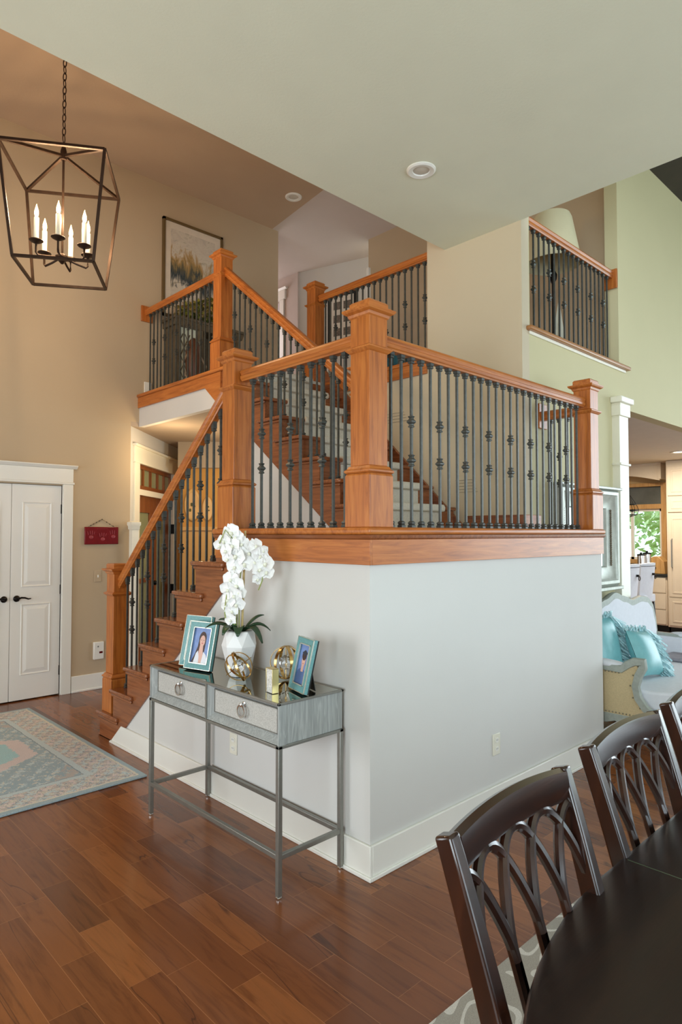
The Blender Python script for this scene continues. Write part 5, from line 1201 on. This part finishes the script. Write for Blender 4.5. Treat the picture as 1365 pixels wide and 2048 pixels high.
def cushion(label, c, rot, w, h, th_, fr_side):
    t = thing('throw_pillow', label, 'pillow', c, 'teal fringed pillows'); t.rotation_euler = rot
    m = MB(); n = 14; vs = []; fs = []
    for side in (1, -1):
        o = len(vs)
        for i in range(n + 1):
            for j in range(n + 1):
                u, v = -1 + 2 * i / n, -1 + 2 * j / n
                k = ((1 - abs(u) ** 2.6) * (1 - abs(v) ** 2.6)) ** 0.5
                vs.append((w / 2 * u * (1 - 0.06 * (1 - v * v)), side * th_ / 2 * k + side * 0.0015, h / 2 * v * (1 - 0.06 * (1 - u * u))))
        fs += [tuple(o + q for q in (i * (n + 1) + j, (i + 1) * (n + 1) + j, (i + 1) * (n + 1) + j + 1, i * (n + 1) + j + 1)) for i in range(n) for j in range(n)]
    m.add(vs, fs).build('cover', TEALC, t).location = (0, 0, 0)
    f = MB(); rnd = random.Random(5)
    for i in range(240):
        if i < 190:
            v = rnd.uniform(-0.5, 0.5); p = Vector((w / 2 - rnd.uniform(0.01, 0.06), -rnd.uniform(0.0, 0.045), h * v)); d = Vector((rnd.uniform(0.05, 0.13), -rnd.uniform(0.0, 0.04), rnd.uniform(-0.14, -0.03)))
        else:
            v = rnd.uniform(-0.5, 0.5); p = Vector((w * v, rnd.uniform(-0.02, 0.02), h / 2 - 0.01)); d = Vector((rnd.uniform(-0.03, 0.06), rnd.uniform(-0.03, 0.03), rnd.uniform(0.02, 0.05)))
        f.sweep([p, p + d * 0.5 + Vector((0, rnd.uniform(-0.012, 0.012), 0.006)), p + d], [(-0.006, -0.0008), (0.006, -0.0008), (0.006, 0.0008), (-0.006, 0.0008)], (rnd.uniform(-1, 1), 1, rnd.uniform(-1, 1)))
    fo = f.build('fringe', FRINGE, t); fo.location = (0, 0, 0); fo['kind'] = 'stuff'
cushion('teal fringed pillow nearer the wall end of the settee', (2.74, 0.135, 0.70), (math.radians(-12), 0, math.radians(-8)), 0.34, 0.44, 0.14, 1)
cushion('teal pillow with long pale ribbon fringe lying over the settee seat', (2.99, -0.06, 0.645), (math.radians(-24), math.radians(6), math.radians(-4)), 0.34, 0.36, 0.15, 1)
t = thing('seat_throw', 'folded greyish mauve throw on the far settee seat', 'throw', (3.9, -0.05, 0.468))
m = MB().loft([[(-0.16, -0.16, z), (0.16, -0.20, z), (0.17, 0.16, z), (-0.15, 0.18, z)] for z in (0, 0.03)]); m.build('cloth', plain('mauve_throw', (150, 146, 154), 0.95, var=0.1, vscale=30), t, bevel=0.012, seg=3).location = (0, 0, 0)

# ------------------------------------------------------------------ kitchen beyond the opening
struct(B(3.80, 9.9, YR + 0.12, 6.0, 2.72, 2.75).build('ceiling_kitchen', plain('kitchen_ceiling', (226, 220, 208), 0.85, var=0.02), smooth=False))
KX = 9.2
wall_with_holes('wall_kitchen', plain('kitchen_wall', (198, 168, 120), 0.75, var=0.02), 'x', KX + 0.02, KX + 0.14, YR + 0.12, 6.0, 0, 2.72, [(2.03, 2.95, 1.12, 2.36)])
struct(B(3.80, 9.3, 5.9, 6.0, 0, 2.72).build('wall_kitchen_side', plain('kitchen_side_wall', (198, 172, 130), 0.75, var=0.02), smooth=False))
w = MB().box(KX - 0.02, KX + 0.03, 1.95, 2.03, 1.05, 2.42); w.box(KX - 0.02, KX + 0.03, 2.95, 3.03, 1.05, 2.42); w.box(KX - 0.02, KX + 0.03, 2.03, 2.95, 2.36, 2.42); w.box(KX - 0.02, KX + 0.05, 2.03, 2.95, 1.98, 2.06); w.box(KX - 0.03, KX + 0.03, 1.95, 3.03, 1.05, 1.12); win = struct(w.build('window_2', OAK, bevel=0.004))
m = MB().box(KX + 0.03, KX + 0.07, 2.03, 2.07, 1.12, 1.98); m.box(KX + 0.03, KX + 0.07, 2.50, 2.55, 1.12, 1.98); m.box(KX + 0.03, KX + 0.07, 2.91, 2.95, 1.12, 1.98); m.box(KX + 0.03, KX + 0.07, 2.03, 2.95, 1.12, 1.16); m.box(KX + 0.03, KX + 0.07, 2.03, 2.95, 1.94, 1.98); m.build('sash', TRIM, win)
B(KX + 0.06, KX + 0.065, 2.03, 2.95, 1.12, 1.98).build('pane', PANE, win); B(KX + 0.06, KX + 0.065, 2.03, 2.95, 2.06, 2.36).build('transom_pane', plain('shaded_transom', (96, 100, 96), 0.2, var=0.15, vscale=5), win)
t = thing('range_hood_valance', 'cream arched wooden valance above the kitchen window', 'valance', (8.95, 2.45, 2.4))
av = [(1.93, 2.72), (1.93, 2.43)] + [(1.98 + 1.3 * i / 20, 2.44 + 0.10 * math.sin(PI * i / 20)) for i in range(21)] + [(3.3, 2.43), (3.3, 2.72)]
MB().prism(av, 'x', 8.86, 8.90).build('arch_board', CAB, t, bevel=0.004)
MB().box(8.84, 9.18, 1.90, 3.33, 2.68, 2.719).build('crown', CAB, t, bevel=0.006)
MB().box(8.85, 9.18, 1.905, 1.96, 2.45, 2.68).build('bracket', CAB, t, bevel=0.004)
t = thing('tall_cabinet', 'tall cream panelled pantry cabinet at the kitchen end wall', 'cabinet', (8.9, 1.2, 0))
MB().box(8.66, KX + 0.018, YR + 0.2, 1.76, 0.09, 2.715).build('carcass', CAB, t, bevel=0.004)
B(8.72, KX, YR + 0.2, 1.74, 0, 0.09).build('plinth', BLACK, t)
for y0, y1 in ((0.70, 1.20), (1.215, 1.735)):
    for z0, z1 in ((0.12, 0.55), (0.57, 1.86), (1.90, 2.14), (2.16, 2.62)):
        d = MB().box(8.64, 8.66, y0, y1, z0, z1); 
        dd = d.build('door', CAB, t, bevel=0.003)
        MB().loft([[(8.64 - dx, y0 + a, z0 + a), (8.64 - dx, y1 - a, z0 + a), (8.64 - dx, y1 - a, z1 - a), (8.64 - dx, y0 + a, z1 - a)] for a, dx in ((0.05, 0.0), (0.055, 0.006), (0.075, 0.006), (0.08, 0.0))], True, False).build('molding', CAB, dd, smooth=False).location = (0, 0, 0)
    hz = [(8.64, y1 - 0.06, 1.02), (8.60, y1 - 0.06, 1.04), (8.60, y1 - 0.06, 1.46), (8.64, y1 - 0.06, 1.48)]
    MB().tube(hz, 0.008, 8, (0, 1, 0)).build('bar_pull', STEEL, t)
t = thing('base_cabinet', 'cream base cabinet with dark worktop under the kitchen window', 'cabinet', (8.95, 2.4, 0))
MB().box(8.70, KX + 0.018, 1.78, 3.4, 0.10, 0.87).build('carcass', CAB, t, bevel=0.004); B(8.67, KX + 0.018, 1.765, 3.42, 0.87, 0.91).build('worktop', BLACK, t, bevel=0.004); B(8.76, KX, 1.78, 3.4, 0, 0.10).build('plinth', BLACK, t)
for y0, y1 in ((1.80, 2.15), (2.17, 2.7), (2.72, 3.2)):
    B(8.68, 8.70, y0, y1, 0.12, 0.34).build('drawer', CAB, t, bevel=0.003); B(8.68, 8.70, y0, y1, 0.36, 0.60).build('drawer', CAB, t, bevel=0.003); B(8.68, 8.70, y0, y1, 0.62, 0.85).build('drawer', CAB, t, bevel=0.003)
# island with canisters
t = thing('kitchen_island', 'kitchen peninsula with tan counter behind the white stools', 'island', (7.6, 2.4, 0))
B(6.9, 8.60, 2.02, 2.75, 0.0, 0.985).build('carcass', CAB, t, bevel=0.004); B(6.85, 8.655, 1.94, 2.8, 0.985, 1.025).build('counter', plain('tan_granite', (150, 118, 84), 0.2, var=0.3, vscale=40), t, bevel=0.004)
def canister(label, x, y, r, h):
    t = thing('canister', label, 'canister', (x, y, 1.026))
    MB().lathe([(r, 0), (r, h * 0.8), (0.001, h * 0.8)], 0, 0, 20).build('jar', CHROME, t).location = (0, 0, 0)
    MB().lathe([(r * 1.06, h * 0.8), (r * 1.06, h * 0.88), (r * 0.3, h * 0.92), (r * 0.3, h), (0.001, h)], 0, 0, 20).build('lid', BLACKM, t).location = (0, 0, 0)
canister('steel canister nearer the column on the kitchen counter', 8.24, 2.0, 0.055, 0.24); canister('steel canister next to the wooden bread box', 8.50, 2.01, 0.06, 0.26)
t = thing('bread_box', 'domed wooden bread box on the window worktop by the pantry', 'bread box', (8.86, 1.98, 0.911))
MB().prism([(-0.15, 0), (0.15, 0), (0.15, 0.12), (0.11, 0.24), (0.03, 0.28), (-0.05, 0.28), (-0.13, 0.20)], 'x', -0.1, 0.1).build('shell', OAK, t, bevel=0.008).location = (0, 0, 0)
MB().ball((-0.11, 0, 0.1), 0.015).build('knob', BLACKM, t).location = (0, 0, 0)
t = thing('chopping_board', 'thin wooden board lying on the counter by the column', 'board', (8.02, 2.3, 1.026))
B(-0.2, 0.2, -0.12, 0.12, 0, 0.04).build('board', OAK, t, bevel=0.005).location = (0, 0, 0); B(-0.29, -0.2, -0.02, 0.02, 0.006, 0.034).build('grip', OAK, t, bevel=0.005).location = (0, 0, 0)
# counter stools with white upholstered backs
def make_stool(label):
    t = thing('counter_stool', label, 'stool', (0, 0, 0), 'white counter stools')
    vs = []; rings = []
    for k in range(9):
        f = k / 8; z = 0.58 + 0.55 * f; ro = []
        for i in range(9):
            u = -1 + i / 4; x = 0.21 - 0.10 * f * 0.4 - 0.05 * u * u + 0.0; ro.append((-(0.17 + 0.05 * f) + 0.07 * u * u, u * (0.215 + 0.04 * f), z + (0.015 * (1 - u * u) if k == 8 else 0)))
        for i in range(8, -1, -1):
            u = -1 + i / 4; ro.append((-(0.12 + 0.05 * f) + 0.07 * u * u, u * (0.205 + 0.04 * f), z + (0.015 * (1 - u * u) if k == 8 else 0)))
        rings.append(ro)
    MB().loft(rings).build('backrest', LINEN, t).location = (0, 0, 0)
    B(-0.17, 0.24, -0.21, 0.21, 0.58, 0.69).build('seat', LINEN, t, bevel=0.02, seg=3).location = (0, 0, 0)
    for sx in (-0.15, 0.20):
        for sy in (-0.17, 0.17):
            MB().tube([(sx, sy, 0.58), (sx + (-0.03 if sx < 0 else 0.02), sy * 1.12, 0.0)], 0.018, 8, (1, 0, 0), [1.1, 0.8]).build('leg', EZ, t).location = (0, 0, 0)
    m = MB()
    for a, b in (((-0.165, -0.18), (0.21, -0.18)), ((-0.165, 0.18), (0.21, 0.18)), ((0.21, -0.18), (0.21, 0.18))): m.tube([(*a, 0.22), (*b, 0.22)], 0.011, 6)
    m.build('stretcher', EZ, t).location = (0, 0, 0)
    m = MB().ring((-0.245, 0, 0.95), 0.028, [(-0.004, -0.004), (0.004, -0.004), (0.004, 0.004), (-0.004, 0.004)], Matrix.Rotation(PI / 2, 3, 'Y'), 20); m.box(-0.240, -0.206, -0.012, 0.012, 0.97, 1.0)
    m.build('ring_pull', BLACKM, t).location = (0, 0, 0)
    MB().tube([(-0.222 + 0.07 * u * u, u * 0.250, 1.10) for u in [-1 + i / 7 for i in range(15)]], 0.004, 6).build('nail_trim', BLACKM, t).location = (0, 0, 0)
    return t
s1_ = make_stool('white upholstered counter stool closest to the pantry cabinet'); s1_.location = (7.44, 1.74, 0); s1_.rotation_euler = (0, 0, PI / 2)
s2_ = copy_tree(s1_); s2_['label'] = 'white upholstered counter stool partly behind the white column'; s2_.location = (6.88, 1.74, 0); s2_.rotation_euler = (0, 0, PI / 2)
t = thing('wire_basket', 'round wire hanging basket beside the column in the kitchen', 'basket', (6.86, 1.62, 1.82))
for k, (r, z) in enumerate(((0.11, 0.0), (0.13, 0.06), (0.10, 0.14))): MB().ring((0, 0, z), r, [(-0.005, -0.005), (0.005, -0.005), (0.005, 0.005), (-0.005, 0.005)], None, 24).build('hoop', BLACKM, t).location = (0, 0, 0)
for k in range(6): a = k * PI / 3; MB().tube([(0.02 * math.cos(a), 0.02 * math.sin(a), -0.03), (0.11 * math.cos(a), 0.11 * math.sin(a), 0.0), (0.13 * math.cos(a), 0.13 * math.sin(a), 0.06), (0.10 * math.cos(a), 0.10 * math.sin(a), 0.14), (0.0, 0.0, 0.30)], 0.004, 5, (0.3, 0.2, 1)).build('wire', BLACKM, t).location = (0, 0, 0)
MB().tube([(0, 0, 0.30), (0, 0, 0.94)], 0.004, 6, (1, 0, 0)).build('cord', BLACKM, t).location = (0, 0, 0)
L = bpy.data.lights.new('kitchen_lamp', 'AREA'); L.energy = 62; L.color = (1.0, 0.86, 0.68); L.shape = 'DISK'; L.size = 0.3
lo = bpy.data.objects.new('kitchen_lamp', L); COL.objects.link(lo); lo.location = (7.60, 1.60, 2.69)
L = bpy.data.lights.new('hall_lamp', 'POINT'); L.energy = 10; L.color = (1.0, 0.74, 0.42); L.shadow_soft_size = 0.08
lo = bpy.data.objects.new('hall_lamp', L); COL.objects.link(lo); lo.location = (*hp(6.7, -1.75), 2.35)

L = bpy.data.lights.new('far_room_fill', 'POINT'); L.energy = 14; L.color = (1.0, 0.78, 0.46); L.shadow_soft_size = 0.1  # added warm fill to brighten the ochre wall, no fitting here
lo = bpy.data.objects.new('far_room_fill', L); COL.objects.link(lo); lo.location = (*hp(7.1, -1.25), 2.0)
# ------------------------------------------------------------------ garden seen by the kitchen window
struct(B(9.5, 40, -20, 30, -0.4, -0.3).build('lawn', plain('lawn', (120, 150, 80), 0.9, var=0.2, vscale=3)))
gl = [plain('tree_leaf_light', (206, 222, 176), 0.7, var=0.35, vscale=6), plain('tree_leaf_mid', (172, 202, 146), 0.7, var=0.35, vscale=6)]
rnd = random.Random(9)
for i, (x, y, zz, R, lb) in enumerate(((15, 3.0, 2.2, 2.0, 'leafy pale green tree outside the kitchen window, nearer the glass'), (21, 5.0, 3.2, 2.6, 'taller garden tree behind the nearer leafy tree'), (17, 9.5, 2.6, 2.4, 'garden tree at the far side of the kitchen window'))):
    t = thing('garden_tree', lb, 'tree', (x, y, -0.3), 'garden trees')
    m = MB()
    for k in range(1500):
        a = rnd.uniform(0, 2 * PI); el = math.asin(rnd.uniform(-0.9, 1)); r = R * rnd.uniform(0.55, 1.0)
        c = Vector((r * math.cos(a) * math.cos(el), r * math.sin(a) * math.cos(el), zz + 0.3 + r * math.sin(el))); d = Vector((rnd.uniform(-1, 1), rnd.uniform(-1, 1), rnd.uniform(-1, 1))).normalized() * rnd.uniform(0.07, 0.17); sd = d.cross(Vector((0.3, 0.2, 1))).normalized() * d.length * 0.6; nn = d.cross(sd).normalized() * 0.03
        m.add([c - d, c + sd, c + d, c - sd, c + nn], [(0, 1, 4), (1, 2, 4), (2, 3, 4), (3, 0, 4)])
    m.build('crown', gl[i % 2], t).location = (0, 0, 0)
    MB().tube([(0, 0, 0), (0.05, 0, zz * 0.6), (0, 0.1, zz + 0.3)], 0.14, 10, (1, 0, 0), [1.2, 0.9, 0.6]).build('trunk', plain('bark', (92, 80, 66), 0.9), t).location = (0, 0, 0)
